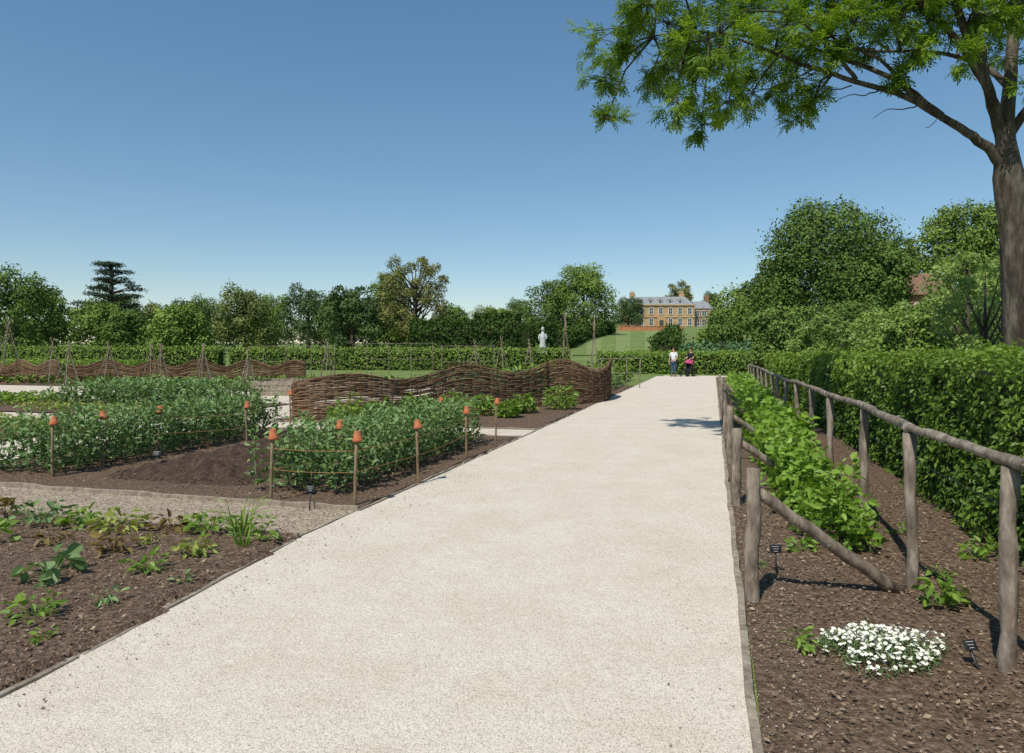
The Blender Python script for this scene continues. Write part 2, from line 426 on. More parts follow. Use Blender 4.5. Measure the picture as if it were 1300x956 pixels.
rl = "bright green raspberry canes growing inside rustic fence"
bean_block('raspberry_row', .82, 1.2, 6.0, 7.2, .46, 'rasp', rl, .15, 32, .08, .06, uneven=.3)
bean_block('raspberry_row', .70, 1.22, 7.2, 10, .56, 'rasp', rl, .16, 36, .09, .07, uneven=.25)
bean_block('raspberry_row', .66, 1.2, 10, 28, .64, 'rasp', rl, .21, 34, .12, .09, uneven=.2)

# ------------------------------------------------------------------ hedges
def hedge(name, pts, thick, h, ls, dens, mat, label, lump=.08, cat='hedge', topn=1.0, round_=.0):
    pts = [np.array(p, float) for p in pts]
    zf = terr
    m = MB(); lv = Leaves(); ox, oy = pts[0]
    for a, b_ in zip(pts[:-1], pts[1:]):
        L = np.linalg.norm(b_-a); t = (b_-a)/L; nrm = np.array([t[1], -t[0]])
        ns = max(1, int(L/2.5)); vs = []
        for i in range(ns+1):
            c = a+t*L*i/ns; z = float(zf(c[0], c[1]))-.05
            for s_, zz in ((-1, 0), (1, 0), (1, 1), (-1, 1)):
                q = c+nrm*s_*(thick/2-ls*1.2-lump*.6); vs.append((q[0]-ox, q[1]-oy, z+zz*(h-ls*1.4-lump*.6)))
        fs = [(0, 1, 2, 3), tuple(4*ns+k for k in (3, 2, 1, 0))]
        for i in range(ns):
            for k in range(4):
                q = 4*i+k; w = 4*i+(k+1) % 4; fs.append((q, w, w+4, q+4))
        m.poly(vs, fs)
        per = 2*h+thick; n = int(L*per*dens)
        s = R.uniform(0, L, n); w = R.uniform(0, per, n)
        side1 = w < h; top = (w >= h) & (w < h+thick*topn)
        off = np.where(side1, -thick/2, np.where(top, w-h-thick/2, thick/2))
        z = np.where(side1, w, np.where(top, h, w-h-thick))
        out = np.zeros((n, 3)); out[:, :2] = np.where(side1, -1, np.where(top, 0, 1))[:, None]*nrm; out[:, 2] = np.where(top, 1, .25)
        P2 = a+t*s[:, None]+nrm*off[:, None]
        lm = np.sin(P2[:, 0]*2.1+z*1.7)*.4+np.sin(P2[:, 1]*3.3+z*2.9+1)*.35+np.sin(P2[:, 0]*5.1-P2[:, 1]*4.3+z*5)*.25+np.sin(P2[:, 1]*9+z*8)*np.sin(P2[:, 0]*8-z*6)*.3
        d = lump*lm+R.uniform(-1.1, .35, n)*ls
        stray = R.uniform(size=n) < .05; d = d+stray*R.uniform(0, 2.6, n)*ls
        rr = np.clip((z-(h-round_))/max(round_, 1e-3), 0, 1)**2*round_ if round_ else 0
        P = np.zeros((n, 3)); P[:, :2] = P2+out[:, :2]*(d-rr)[:, None] if round_ else P2+out[:, :2]*d[:, None]
        P[:, 2] = zf(P2[:, 0], P2[:, 1])+z+np.where(top, d, 0)
        P[:, 0] -= ox; P[:, 1] -= oy
        Nn = unit(out)+R.normal(size=(n, 3))*.6; Nn[:, 2] += .25
        D = R.normal(size=(n, 3)); D[:, 2] -= .3; D = D-Nn*np.sum(D*Nn, 1, keepdims=True)/np.sum(Nn*Nn, 1, keepdims=True)
        sc = R.uniform(.6, 1.3, n)
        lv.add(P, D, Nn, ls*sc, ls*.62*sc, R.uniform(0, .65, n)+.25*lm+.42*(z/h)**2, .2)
        for c, sg in ((a, -1), (b_, 1)):
            n2 = int(h*thick*dens); P = np.zeros((n2, 3)); q = c+nrm*R.uniform(-thick/2, thick/2, (n2, 1))+t*sg*R.uniform(-.5, .2, (n2, 1))*ls
            P[:, 0] = q[:, 0]-ox; P[:, 1] = q[:, 1]-oy; P[:, 2] = R.uniform(0, h, n2)+zf(q[:, 0], q[:, 1])
            Nn = np.array([t[0]*sg, t[1]*sg, .2])+R.normal(size=(n2, 3))*.5; D = np.cross(Nn, runit(n2))
            lv.add(P, D, Nn, ls, ls*.6, R.uniform(.1, .8, n2), .2)
    e = empty(name, (ox, oy, 0), label, cat)
    m.obj('dark_core', M['darkcore'], smooth=False, parent=e)  # solid dark box added inside the leaves, so gaps look dark
    lv.obj('leaves', M[mat], parent=e)

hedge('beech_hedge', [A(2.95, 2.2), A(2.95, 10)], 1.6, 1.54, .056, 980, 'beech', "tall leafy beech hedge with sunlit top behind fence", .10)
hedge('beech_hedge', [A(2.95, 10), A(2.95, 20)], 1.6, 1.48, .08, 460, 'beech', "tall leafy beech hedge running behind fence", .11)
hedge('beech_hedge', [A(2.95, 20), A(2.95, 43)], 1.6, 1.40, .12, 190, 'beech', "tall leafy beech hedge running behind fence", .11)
hedge('clipped_hedge', [(6.0, 49.5), (17.5, 46.3)], 1.0, 1.5, .16, 120, 'fresh', "low clipped light green hedge at end of gravel path", .05)
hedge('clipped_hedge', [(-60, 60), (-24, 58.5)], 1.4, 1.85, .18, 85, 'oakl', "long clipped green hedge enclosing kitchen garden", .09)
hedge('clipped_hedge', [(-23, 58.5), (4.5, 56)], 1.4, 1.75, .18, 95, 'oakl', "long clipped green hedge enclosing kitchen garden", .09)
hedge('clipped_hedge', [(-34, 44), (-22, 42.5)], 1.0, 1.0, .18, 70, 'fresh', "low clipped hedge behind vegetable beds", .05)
hedge('yew_hedge', [(-13, 92), (-5, 92)], 4, 5.0, .34, 30, 'yew', "tall dark clipped yew hedge block", .35, round_=1.2)
hedge('yew_hedge', [(-4.6, 90), (1.0, 90)], 4, 5.6, .34, 30, 'yew', "tall dark clipped yew hedge block", .35, round_=1.2)
hedge('yew_hedge', [(1.7, 95), (5.2, 98)], 3, 4.0, .34, 30, 'yew', "dark clipped yew hedge beside lawn", .3, round_=1)
hedge('yew_hedge', [(7.2, 104), (12.5, 135), (26, 190)], 3, 2.6, .5, 15, 'yew', "long clipped hedge climbing beside striped lawn", .25, round_=.8)
hedge('yew_hedge', [(19.8, 92), (29, 130), (41, 180)], 3.0, 1.9, .5, 15, 'yew', "long dark clipped hedge climbing toward the mansion", .2, round_=.6)
hedge('yew_hedge', [(31, 112), (44, 150), (54, 185)], 3.0, 2.2, .5, 15, 'oakl', "long clipped green hedge climbing toward the mansion", .2, round_=.6)
hedge('terrace_crop', [(16.5, 68), (25, 65)], 9, 1.7, .3, 26, 'cabb', "bank of blue-green planting below mansion lawn", .25)

# ------------------------------------------------------------------ trees
def crown_leaves(blobs, n, L, jitter=.6, wr=.6, lo=.55):
    C = np.array([b_[0] for b_ in blobs]); Rr = np.array([b_[1] for b_ in blobs]); S = np.array([b_[2] for b_ in blobs])
    w = (Rr[:, 0]*Rr[:, 2]); w = w/w.sum()
    k = R.choice(len(blobs), n, p=w)
    u = runit(n); flip = (u[:, 2] < -.35) & (R.uniform(size=n) < .6); u[flip, 2] *= -1
    f = R.uniform(lo, 1.08, n)[:, None]
    f = f+(R.uniform(size=(n, 1)) < .10)*R.uniform(0, .35, (n, 1))
    kk = k[:, None]
    lump = 1+.18*np.sin(u[:, :1]*7+kk)*np.sin(u[:, 1:2]*6+2*kk)+.1*np.sin(u[:, 2:]*9+kk)+.08*np.sin(u[:, :1]*15+3*kk)*np.sin(u[:, 2:]*14+kk)
    P = C[k]+u*Rr[k]*f*lump
    Nn = u+R.normal(size=(n, 3))*jitter; Nn[:, 2] += .2
    D = np.cross(Nn, runit(n))
    sc = R.uniform(.6, 1.3, n)
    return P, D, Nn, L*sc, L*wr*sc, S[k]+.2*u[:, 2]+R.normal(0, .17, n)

def tree(name, x, y, top, width, mat, label, n=5000, L=.5, trunk=.22, nb=22, flat=1, sparse=1.0, tr=.03, spread=1.0, z0=None, cat='tree', group=None, low=.12):
    z0 = float(terr(x, y))-.1 if z0 is None else z0
    H = top-z0
    e = empty(name, (x, y, z0), label, cat, group)
    rad = width/2
    cb = H*low; blobs = []
    skew = random.uniform(-.12, .12)*rad
    for i in range(nb):
        t = (i+.5)/nb
        z = cb+(H-cb)*(.12+.80*t)
        q = (z-cb)/(H-cb)
        env = rad*(math.sin(math.pi*min(1, .16+.80*q))**.6)
        a = i*2.4+random.uniform(-.6, .6); br = random.uniform(.22, .40)*rad*sparse
        if q > .8: br *= .85
        d = max(0, env-br*.75)*random.uniform(.55, 1.08)*spread
        blobs.append(((d*math.cos(a)+skew*q, d*math.sin(a), z), (br, br, br*flat*random.uniform(.75, 1.0)), random.uniform(.22, .72)))
    if sparse >= .95: blobs.append(((0, 0, H*.6), (rad*.45, rad*.45, H*.2), .25))
    mb = MB(); r0 = H*tr
    tp = [Vector((0, 0, -.3)), Vector((random.uniform(-.1, .1)*r0, 0, H*trunk*.5)), Vector((0, 0, H*trunk)), Vector((random.uniform(-.02, .02)*H, 0, H*.55)), Vector((0, 0, H*.85))]
    mb.tube(tp, [r0*1.3, r0, r0*.85, r0*.5, r0*.12], 8)
    for bl in blobs[::1 if sparse < .95 else 2]:
        c = Vector(bl[0]); s_ = max(H*trunk*.8, c.z-H*.28); p0 = Vector((0, 0, min(s_, H*.7)))
        mid = p0.lerp(c, .5)+Vector((0, 0, -.02*H)); mb.tube([p0, mid, c], [r0*.38, r0*.24, r0*.07], 5)
    mb.obj('trunk', M['bark_far'], parent=e)
    lv = Leaves(); P, D, Nn, l, w, s = crown_leaves(blobs, n, L)
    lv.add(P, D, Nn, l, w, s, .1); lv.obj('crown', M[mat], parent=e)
    return e

g = "parkland trees beyond the hedge"
T = [
 (-77,110,14.2,13,'oak'),(-80,120,12.9,11,'oakl'),(-67,115,9.6,10,'oakl'),(-92,118,13.5,12,'oak'),
 (-64.4,130,10.0,9,'olive'),(-47,100,7.8,10,'oakl'),(-54,118,9.2,9,'oak'),(-60.5,112,7.8,8,'oak'),
 (-73,170,14.6,12,'oak'),(-49,130,13.2,12,'olive'),(-60,180,15.6,14,'oakl'),(-46,160,16.4,13,'dark'),
 (-42,170,14.6,11,'oakl'),(-37,150,13.8,10,'oak'),(-12.5,150,10.8,11,'oak'),(-7.3,220,15,14,'olive'),(2.5,230,18.4,14,'oak'),
 (39.5,240,19.7,12,'dark'),(79,280,25,10,'dark'),(-84,150,14,14,'oak'),(-30,180,14,13,'oak'),(-54,150,12.4,11,'oakl'),(-68,150,12.2,12,'dark'),(-3,170,12,11,'oakl')]
for (x, y, top, w, mt) in T:
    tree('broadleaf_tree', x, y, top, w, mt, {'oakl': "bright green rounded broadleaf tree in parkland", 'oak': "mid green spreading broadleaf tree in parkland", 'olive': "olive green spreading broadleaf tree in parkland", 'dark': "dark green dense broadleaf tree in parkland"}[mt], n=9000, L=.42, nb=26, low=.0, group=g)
tree('broadleaf_tree', -24.8, 110, 12, 9.5, 'dark', "dark dense broad tree beside sparse oak", n=9500, L=.4, low=.0)
tree('broadleaf_tree', -21, 122, 15.4, 10, 'oakl', "mid green tree overlapping sparse oak", n=9500, L=.4, low=.0)
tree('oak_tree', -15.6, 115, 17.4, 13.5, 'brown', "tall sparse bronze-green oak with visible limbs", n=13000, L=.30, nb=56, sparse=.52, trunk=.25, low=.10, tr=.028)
tree('broadleaf_tree', 17, 170, 22, 18, 'oakl', "large bright green rounded tree near mansion lawn", n=18000, L=.45, nb=36, low=.0)
tree('broadleaf_tree', 9, 168, 18.5, 13, 'oak', "smaller green tree beside large rounded tree", n=9500, L=.45, low=.0)
tree('broadleaf_tree', 69, 290, 29.8, 15, 'brown', "pale bronze-green tree rising behind mansion roof", n=6000, L=.6, nb=24, sparse=.8)
tree('broadleaf_tree', 41, 120, 13, 8, 'oak', "green tree beside clipped domes", n=7000, L=.42)
def cedar(x, y, top, w, label):
    z0 = float(terr(x, y)); H = top-z0; e = empty('cedar_tree', (x, y, z0), label, 'tree')
    mb = MB(); mb.tube([(0, 0, -.3), (.2, 0, H*.3), (-.1, 0, H*.65), (.1, 0, H*.95)], [.75, .55, .38, .08], 8)
    bl = []
    for k in range(9):
        z = H*(.26+.72*k/8.5); env = w/2*(1.0 if k < 6 else 1.15-.2*(k-4))*random.uniform(.8, 1.12)
        for j in range(6 if k < 7 else 4):
            a = j*1.05+k+random.uniform(-.4, .4); d = env*random.uniform(.3, .88); rr = w*random.uniform(.10, .17)
            c = (d*math.cos(a), d*math.sin(a), z+random.uniform(-.3, .3))
            bl.append((c, (rr, rr, rr*.24), random.uniform(.25, .65)))
            mb.tube([(0, 0, z-1.0), (c[0]*.5, c[1]*.5, z-.4), c], [.2, .13, .05], 5)
    mb.obj('trunk', M['bark_far'], parent=e)
    lv = Leaves(); lv.add(*crown_leaves(bl, 12000, .34), .1); lv.obj('crown', M['cedar'], parent=e)
cedar(-79.0, 140, 19.8, 13.0, "dark tiered cedar standing above parkland trees")
tree('broadleaf_tree', 33.2, 75, 17.0, 15.5, 'oak', "large dense dark green rounded tree", n=36000, L=.30, nb=60, low=.05, tr=.025)
tree('broadleaf_tree', 30.2, 80, 12.2, 7, 'oak', "dense dark green tree joining a larger crown", n=11000, L=.32, nb=24, low=.05)
tree('broadleaf_tree', 36.6, 70, 12.0, 7, 'oak', "dense green tree joining a larger crown", n=11000, L=.30, nb=24, low=.05)
tree('broadleaf_tree', 53.5, 84, 19.0, 12, 'oakl', "tall hillside woodland tree with bright crown", n=18000, L=.34, nb=36, low=.05)
tree('broadleaf_tree', 60, 82, 21.5, 13, 'oakl', "tall hillside woodland tree with bright crown", n=14000, L=.36, nb=30, low=.05)
tree('broadleaf_tree', 49, 92, 16, 11, 'oak', "mid green hillside woodland tree", n=9000, L=.38, nb=24, low=.05)
tree('broadleaf_tree', 43.5, 60, 10.2, 8, 'oak', "bushy green tree behind orchard", n=10000, L=.27, nb=26, low=.05)
tree('broadleaf_tree', 66, 80, 20, 13, 'oak', "mid green hillside woodland tree", n=6000, L=.4, nb=24, low=.05)
def dome(x, y, top, w, mat, label):
    z0 = float(terr(x, y)); H = top-z0; e = empty('clipped_dome', (x, y, z0), label, 'topiary', "clipped topiary domes")
    mb = MB(); mb.tube([(0, 0, -.2), (0, 0, H*.5)], [.3, .2], 8); mb.obj('trunk', M['bark_far'], parent=e)
    lv = Leaves(); lv.add(*crown_leaves([((0, 0, H*.42), (w/2, w/2, H*.58), .5)], 4500, .36, lo=.92), .1); lv.obj('crown', M[mat], parent=e)
dome(34.0, 110, 10.2, 6.5, 'oakl', "large clipped yellow-green dome beside mansion grounds")
dome(37.5, 116, 9.2, 6, 'oak', "clipped green dome beside mansion grounds")
dome(31.3, 105, 6.6, 4.5, 'oak', "clipped green dome beside mansion grounds")
O = [(12.9,20,4.6,3.4,'apple'),(9.9,22,2.8,2.4,'apple'),(10.9,19.5,2.7,2.4,'apple'),(13.4,24,3.2,3.0,'oakl'),(12.0,32,3.6,3.0,'oak'),
     (14.2,34,3.8,3.4,'oak'),(14.8,29,3.2,3.4,'oakl'),(17.5,33,3.9,4,'apple'),(16.2,22.5,4.2,3.4,'apple'),(19,27,4.4,4,'oakl'),(14.5,17.5,3.1,3,'apple'),
     (11.9,26,2.5,2.6,'apple'),(22,34,4.6,5,'oak'),(16.8,42,4.2,4.4,'oakl'),(20.5,43,4.6,5,'oak'),(25.0,44,4.6,5,'oakl'),(29,46,5.6,5,'oak'),(12.6,15.2,2.9,2.4,'apple'),(24,36,4.8,5,'oakl'),(33,52,7,6,'oakl'),
     (8.6,12.9,3.35,1.9,'apple'),(7.75,9.7,2.75,1.7,'apple'),(9.9,14.2,3.0,2.0,'apple'),(9.3,16.5,2.5,1.8,'oakl')]
for (x, y, top, w, mt) in O:
    tree('orchard_tree', x, y, top, w, mt, {'apple': "small bright green apple tree behind hedge", 'oak': "dark green shrubby tree behind hedge", 'oakl': "light green shrubby tree behind hedge"}[mt],
         n=5600 if y > 15 else 3400, L=.075 if y < 15 else (.105 if y < 30 else .17), nb=30, z0=-.05 if y < 40 else None, low=.1, sparse=.62 if mt == 'apple' else .9, tr=.02, group="orchard trees and shrubs")

bl = []
for i in range(150):
    x = -330+i*2.6+random.uniform(-2, 2); y = 300+random.uniform(-15, 15); r_ = random.uniform(4, 6.5)
    bl.append(((x, y, 5+random.uniform(2, 6.5)), (r_, r_, r_*.9), random.uniform(.25, .6)))
for i in range(120):
    x = 60+i*2.4; y = 310+random.uniform(-15, 15); r_ = random.uniform(4, 6.5)
    bl.append(((x, y, 12+random.uniform(2, 6)), (r_, r_, r_), random.uniform(.25, .6)))
lv = Leaves(); lv.add(*crown_leaves(bl, 55000, 1.0), .1)
lv.obj('woodland', M['oak'], kind='stuff', label="distant belt of mixed green woodland", category='woodland')

# overhanging ash tree
def ash():
    bx, by = 7.88, 11.0
    e = empty('ash_tree', (bx, by, 0), "tall ash with arching limb and bright leaves overhanging hedge", 'tree')
    mb = MB()
    def L_(pts, r, sd=12): mb.tube([(p[0]-bx, p[1]-by, p[2]) for p in pts], r, sd, rough=.04)
    def dens(pts, k=4):
        out = []
        P = [Vector(p) for p in pts]
        for i in range(len(P)-1):
            p0 = P[max(0, i-1)]; p1 = P[i]; p2 = P[i+1]; p3 = P[min(len(P)-1, i+2)]
            for j in range(k):
                t = j/k
                out.append(.5*((2*p1)+(p2-p0)*t+(2*p0-5*p1+4*p2-p3)*t*t+(3*p1-p0-3*p2+p3)*t**3))
        out.append(P[-1]); return out
    def limb(pts, r0, r1, k=5, pw=.8):
        q = dens(pts, k); n = len(q)
        L_([(p[0]+random.uniform(-.015, .015), p[1], p[2]+random.uniform(-.015, .015)) for p in q], [r0+(r1-r0)*(i/(n-1))**pw for i in range(n)]); return q
    limbs = []
    q = dens([(8.0, 11, -.2), (7.9, 11, 1.2), (7.86, 11, 2.3), (7.8, 11, 3.4), (7.70, 11, 4.3), (7.70, 11.05, 5.0), (7.8, 11.1, 5.8), (7.98, 11.25, 6.7), (8.4, 11.4, 8)], 5)
    hs = [(0, .30), (1, .25), (2.3, .225), (3.5, .205), (4.3, .21), (4.8, .14), (5.4, .10), (7, .075), (8.2, .05)]
    L_(q, [float(np.interp(p.z, [h[0] for h in hs], [h[1] for h in hs])) for p in q], 16)
    limbs += [p for p in q if p.z > 4.6]
    limbs += limb([(7.72, 11, 4.15), (7.5, 10.98, 4.6), (7.12, 10.95, 4.9), (6.6, 10.9, 5.2), (5.87, 10.8, 5.52), (5.0, 10.7, 5.72), (4.15, 10.6, 5.95), (3.4, 10.5, 6.2), (2.7, 10.4, 6.3)], .12, .012, pw=.5)
    limbs += limb([(7.68, 11, 4.3), (7.5, 10.9, 4.95), (7.28, 10.75, 5.4), (7.0, 10.6, 5.9), (6.66, 10.5, 6.5), (6.4, 10.4, 7.1), (6.1, 10.2, 7.9)], .11, .04, pw=.6)
    limbs += limb([(7.45, 10.9, 5.05), (7.3, 10.9, 5.6), (7.25, 10.9, 6.2), (7.1, 10.9, 6.9), (7.0, 10.8, 7.8)], .06, .03)
    limbs += limb([(7.2, 10.7, 5.55), (6.5, 10.5, 6.3), (5.7, 10.3, 6.9), (4.7, 10.2, 7.3), (3.7, 10.1, 7.5)], .06, .018)
    limbs += limb([(6.6, 10.9, 5.2), (6.0, 11.2, 5.9), (5.2, 11.5, 6.4), (4.3, 11.6, 6.7), (3.2, 11.6, 6.8), (2.3, 11.5, 6.7)], .05, .012)
    limbs += limb([(5.2, 10.7, 5.68), (4.6, 10.4, 6.1), (3.9, 10.0, 6.35), (3.2, 9.8, 6.3)], .035, .010)
    limbs += limb([(6.1, 10.8, 5.45), (5.5, 10.6, 5.95), (4.7, 10.6, 6.25), (4.0, 10.9, 6.6)], .035, .010)
    limbs += limb([(6.9, 10.7, 6.0), (6.3, 10.9, 6.2), (5.6, 11.1, 6.3), (4.9, 11.2, 6.6)], .035, .010)
    limbs += limb([(7.7, 11.05, 4.9), (8.1, 10.95, 5.5), (8.7, 10.8, 6.2), (9.4, 10.8, 7.0)], .08, .03)
    limbs += limb([(7.8, 11.1, 5.7), (7.5, 11.6, 6.5), (7.2, 12.1, 7.4)], .06, .025)
    for (tx_, tz_) in ((6.2, 5.35), (5.6, 5.58), (5.2, 5.66), (4.6, 5.82), (6.6, 5.2)):
        sg = random.uniform(-.5, .1); limb([(tx_, 10.85, tz_), (tx_+sg*.5-.15, 10.7, tz_-.12), (tx_+sg-.3, 10.6, tz_-.15), (tx_+sg-.55, 10.5, tz_-.32)], .012, .004, 3)
    s = 11/900.
    px = [(800,60,40),(768,98,22),(845,28,42),(880,108,34),(900,50,42),(950,35,42),(955,118,30),(1012,98,28),(1000,30,42),(1058,45,34),
          (890,160,20),(1012,148,16),(1108,52,30),(1120,5,42),(1178,30,26),(1238,18,30),(1292,62,26),(770,150,11),(830,85,30),(975,78,28),
          (860,-40,55),(950,-50,55),(1050,-50,55),(1150,-60,55),(1250,-60,55),(1330,-20,50),(1350,90,40),(925,130,20),(1035,125,10),(785,35,32),(1090,-10,36),(1195,-10,34),(1285,8,32),
          (1020,60,28),(1085,30,28),(1145,20,26),(870,75,30),(925,85,24),(935,10,34),(820,5,30),(860,128,18),(990,118,14),(1070,10,32),(1290,-15,36),(1040,5,34),(1160,62,14),(1215,70,14),(1250,50,20),(1150,95,12)]
    for _ in range(14):
        xx = random.uniform(790, 1350); px.append((xx, random.uniform(-130, 40 if xx < 1100 else 0), random.uniform(22, 40)))
    CL = [(p[0]*s-650*s, 1.6+(445-p[1])*s, p[2]*s) for p in px]
    lv = Leaves(); LP = np.array([tuple(q) for q in limbs])
    up = np.array([0, 0, 1.])
    for (cx, cz, r_) in CL:
        cy = 10.9+random.uniform(-1.1, 1.1); f_ = cy/11
        c = np.array([cx*f_, cy, 1.6+(cz-1.6)*f_])
        d = np.linalg.norm(LP-c, axis=1)+np.maximum(0, c[0]-LP[:, 0])*1.5; j = int(np.argmin(d)); p0 = LP[j]
        mid = (p0+c)/2+R.normal(0, .06, 3)+np.array([0, 0, .06])
        L_([tuple(p0), tuple(mid), tuple(c)], [.022, .014, .009], 6)
        nt_ = max(6, int(r_*30))
        for k in range(nt_):
            dr = runit(1)[0]; tip = c+dr*r_*np.array([1.45, 1.3, 1.05])*random.uniform(.35, 1.25)
            m2 = (c+tip)/2+R.normal(0, .03, 3)
            mb.tube([(q[0]-bx, q[1]-by, q[2]) for q in (c, m2, tip)], [.008, .006, .003], 4, cap=False)
            n = 12
            t = R.uniform(.5, 1.05, n)[:, None]
            P0 = c+(tip-c)*t+R.normal(0, .03, (n, 3))
            d_ = unit(runit(n)*.8+dr*.8+np.array([0, 0, -.15])); side = unit(np.cross(d_, up+R.normal(size=(n, 3))*.3)); nn = np.cross(side, d_)
            sh = random.uniform(.1, .9)+R.normal(0, .15, n)
            for q in range(4):
                for sg in (-1, 1):
                    P = P0+d_*(.04+.038*q); D = side*sg+d_*.6-up*.15
                    lv.add(P-np.array([bx, by, 0]), D, nn, .074*R.uniform(.8, 1.2, n), .026, sh+R.normal(0, .08, n), .1, .1)
            lv.add(P0+d_*.185-np.array([bx, by, 0]), d_, nn, .078, .028, sh, .1, .1)
    mb.obj('trunk', M['bark'], parent=e); lv.obj('crown', M['ash'], parent=e)
ash()

# ------------------------------------------------------------------ rustic fence
def rustic_fence():
    p00 = A(1.30, 1.0)
    e = empty('rustic_fence', (p00[0], p00[1], 0), "rustic round-pole fence along hedge with weathered posts", 'fence')
    vs = [(2.3, 1.42), (3.94, 1.39), (5.18, 1.23), (7.19, 1.33)]+[(q, 1.32) for q in (9.0, 10.8, 12.5, 14.2, 15.9, 17.6, 19.3, 21.1, 23, 25, 27, 29)]
    tops = []
    for v_, u_ in vs:
        u_ += random.uniform(-.015, .015); x, y = A(u_, v_); h = 1.03+random.uniform(-.02, .03)
        m = MB(); lx, ly = random.uniform(-.03, .03), random.uniform(-.03, .03)
        pts = wob((x+lx-p00[0], y+ly-p00[1], -.15), (x-p00[0], y-p00[1], h), 9, .008)
        m.tube(pts, [.039+random.uniform(-.005, .005) for _ in pts], 10, rough=.09)
        m.obj('post', M['wood'], parent=e)
        tops.append(Vector((x-p00[0], y-p00[1], h)))
    for i in range(0, len(tops)-1, 2):
        m = MB(); seq = tops[i:i+3]
        pts = []
        for a, b_ in zip(seq[:-1], seq[1:]):
            pts += wob(a+Vector((0, 0, .03)), b_+Vector((0, 0, .03)), 8, .011)[:-1]
        pts.append(seq[-1]+Vector((0, 0, .04)))
        d = (pts[-1]-pts[-2]).normalized(); pts.append(pts[-1]+d*.12)
        n = len(pts); m.tube(pts, [.033-.008*k/n+random.uniform(-.003, .004) for k in range(n)], 10, rough=.08)
        for k in range(2, n-1, 5):
            q = pts[k]; dr = Vector((random.uniform(-1, 1), random.uniform(-.3, .3), random.uniform(-.2, 1))).normalized(); m.tube([q, q+dr*.046], [.013, .008], 6)
        m.obj('rail', M['wood'], parent=e)
    for z in (.45, .8):
        m = MB(); pts = []
        for k in range(30):
            x, y = A(1.42, 2+k*.95); pts.append((x-p00[0], y-p00[1], z+.01*math.sin(k)))
        m.tube(pts, .0018, 4); m.obj('wire', M['metal'], parent=e)
rustic_fence()
vb = [4.66, 7.5, 10.3, 13.1, 15.9, 18.7, 21.5, 24.5]
for i, v_ in enumerate(vb):
    u_ = .225; x, y = A(u_, v_)
    e = empty('braced_post', (x, y, 0), "short round timber post with sloping brace beside path", 'fence post', "braced posts along path edge")
    h = .84+random.uniform(-.03, .03)
    m = MB(); pts = wob((0, 0, -.15), (random.uniform(-.02, .02), 0, h), 8, .007); m.tube(pts, [.046+random.uniform(-.003, .003) for _ in pts], 12, rough=.07); m.obj('post', M['wood'], parent=e)
    x2, y2 = A(1.17, v_+.48)
    m = MB(); pts = wob((.03, .02, h-.14), (x2-x, y2-y, .02), 8, .007); m.tube(pts, [.036+random.uniform(-.003, .003)+.0008*k for k in range(9)], 12, rough=.06); m.obj('brace', M['wood'], parent=e)

# ------------------------------------------------------------------ pot topped stakes
stakes = [(-2.52,7.4),(-1.6,7.2),(-1.11,8.4),(-.67,10.4),(-.28,12.2),(-2.02,8.35),(-1.27,12.5),(-5.7,8.8),(-5.55,9.6),(-5.29,10.6),(-4.26,11.4),(-4.6,14.7)]
for k, (x, y) in enumerate(stakes):
    m = MB(); m.tube(wob((0, 0, -.1), (random.uniform(-.03, .03), random.uniform(-.02, .02), .72), 4, .004), .016, 8)
    tx, ty = m.V[-1][0], m.V[-1][1]
    m.obj('garden_stake', M['stake'], loc=(x, y, 0), label="wooden garden stake holding twine around bean bed", category='stake', group="stakes around the bean beds")
    m = MB()
    m.lathe([(.026, .102), (.030, .106), (.032, .102), (.043, .032), (.050, .030), (.052, 0), (.048, -.001), (.045, .028), (.028, .092)], sides=20)
    o = m.obj('terracotta_pot', M['terra'], loc=(x+tx*.9, y+ty*.9, .675), label="upturned terracotta flowerpot capping a wooden stake", category='flowerpot', group="terracotta pots on stakes")
    o.rotation_euler = (random.uniform(-.15, .15), random.uniform(-.15, .15), random.uniform(0, 3))
def twine(seq, label):
    m = MB()
    for z in (.36, .58):
        for a, b_ in zip(seq[:-1], seq[1:]):
            pts = []; sg = random.uniform(.0, .02)
            for i in range(9):
                t = i/8; pts.append((a[0]+(b_[0]-a[0])*t, a[1]+(b_[1]-a[1])*t, z-sg*math.sin(math.pi*t)))
            m.tube(pts, .003, 5)
    m.obj('garden_twine', M['twine'], label=label, category='twine')
S = stakes
tl = "orange-brown twine strung between stakes around beans"
twine([S[0], S[1], S[2], S[3], S[4]], tl)
twine([S[0], S[5], S[6], S[4]], tl)
twine([S[7], S[8], S[9], S[10], S[11]], tl)
def plabel(x, y, z, tilt, sc=1, rot=0):
    e = empty('plant_label', (x, y, z), "small dark slate plant label on short stake", 'plant label', "slate plant labels", rot)
    m = MB(); m.box((0, 0, .12*sc), (.012, .008, .24*sc)); m.obj('stake', M['metal'], parent=e)
    m = MB(); m.box((0, -.012, .21*sc), (.09*sc, .006, .065*sc)); o = m.obj('plate', M['slate'], parent=e, bevel=.002)
    m = MB()
    for i in range(3): m.box((0, -.0165, (.228-.018*i)*sc), ((.055-.012*i)*sc, .001, .003*sc))
    m.obj('lettering', M['stonewhite'], parent=e, smooth=False)
    e.rotation_euler = (tilt, 0, rot)
plabel(-4.6, 9.15, .05, -.5, 1.1, .3); plabel(-2.0, 7.0, .02, -.3, 1, .1); plabel(1.85, 4.95, .02, -.2, .9, 0); plabel(2.28, 3.42, .0, -.6, .8, .2)

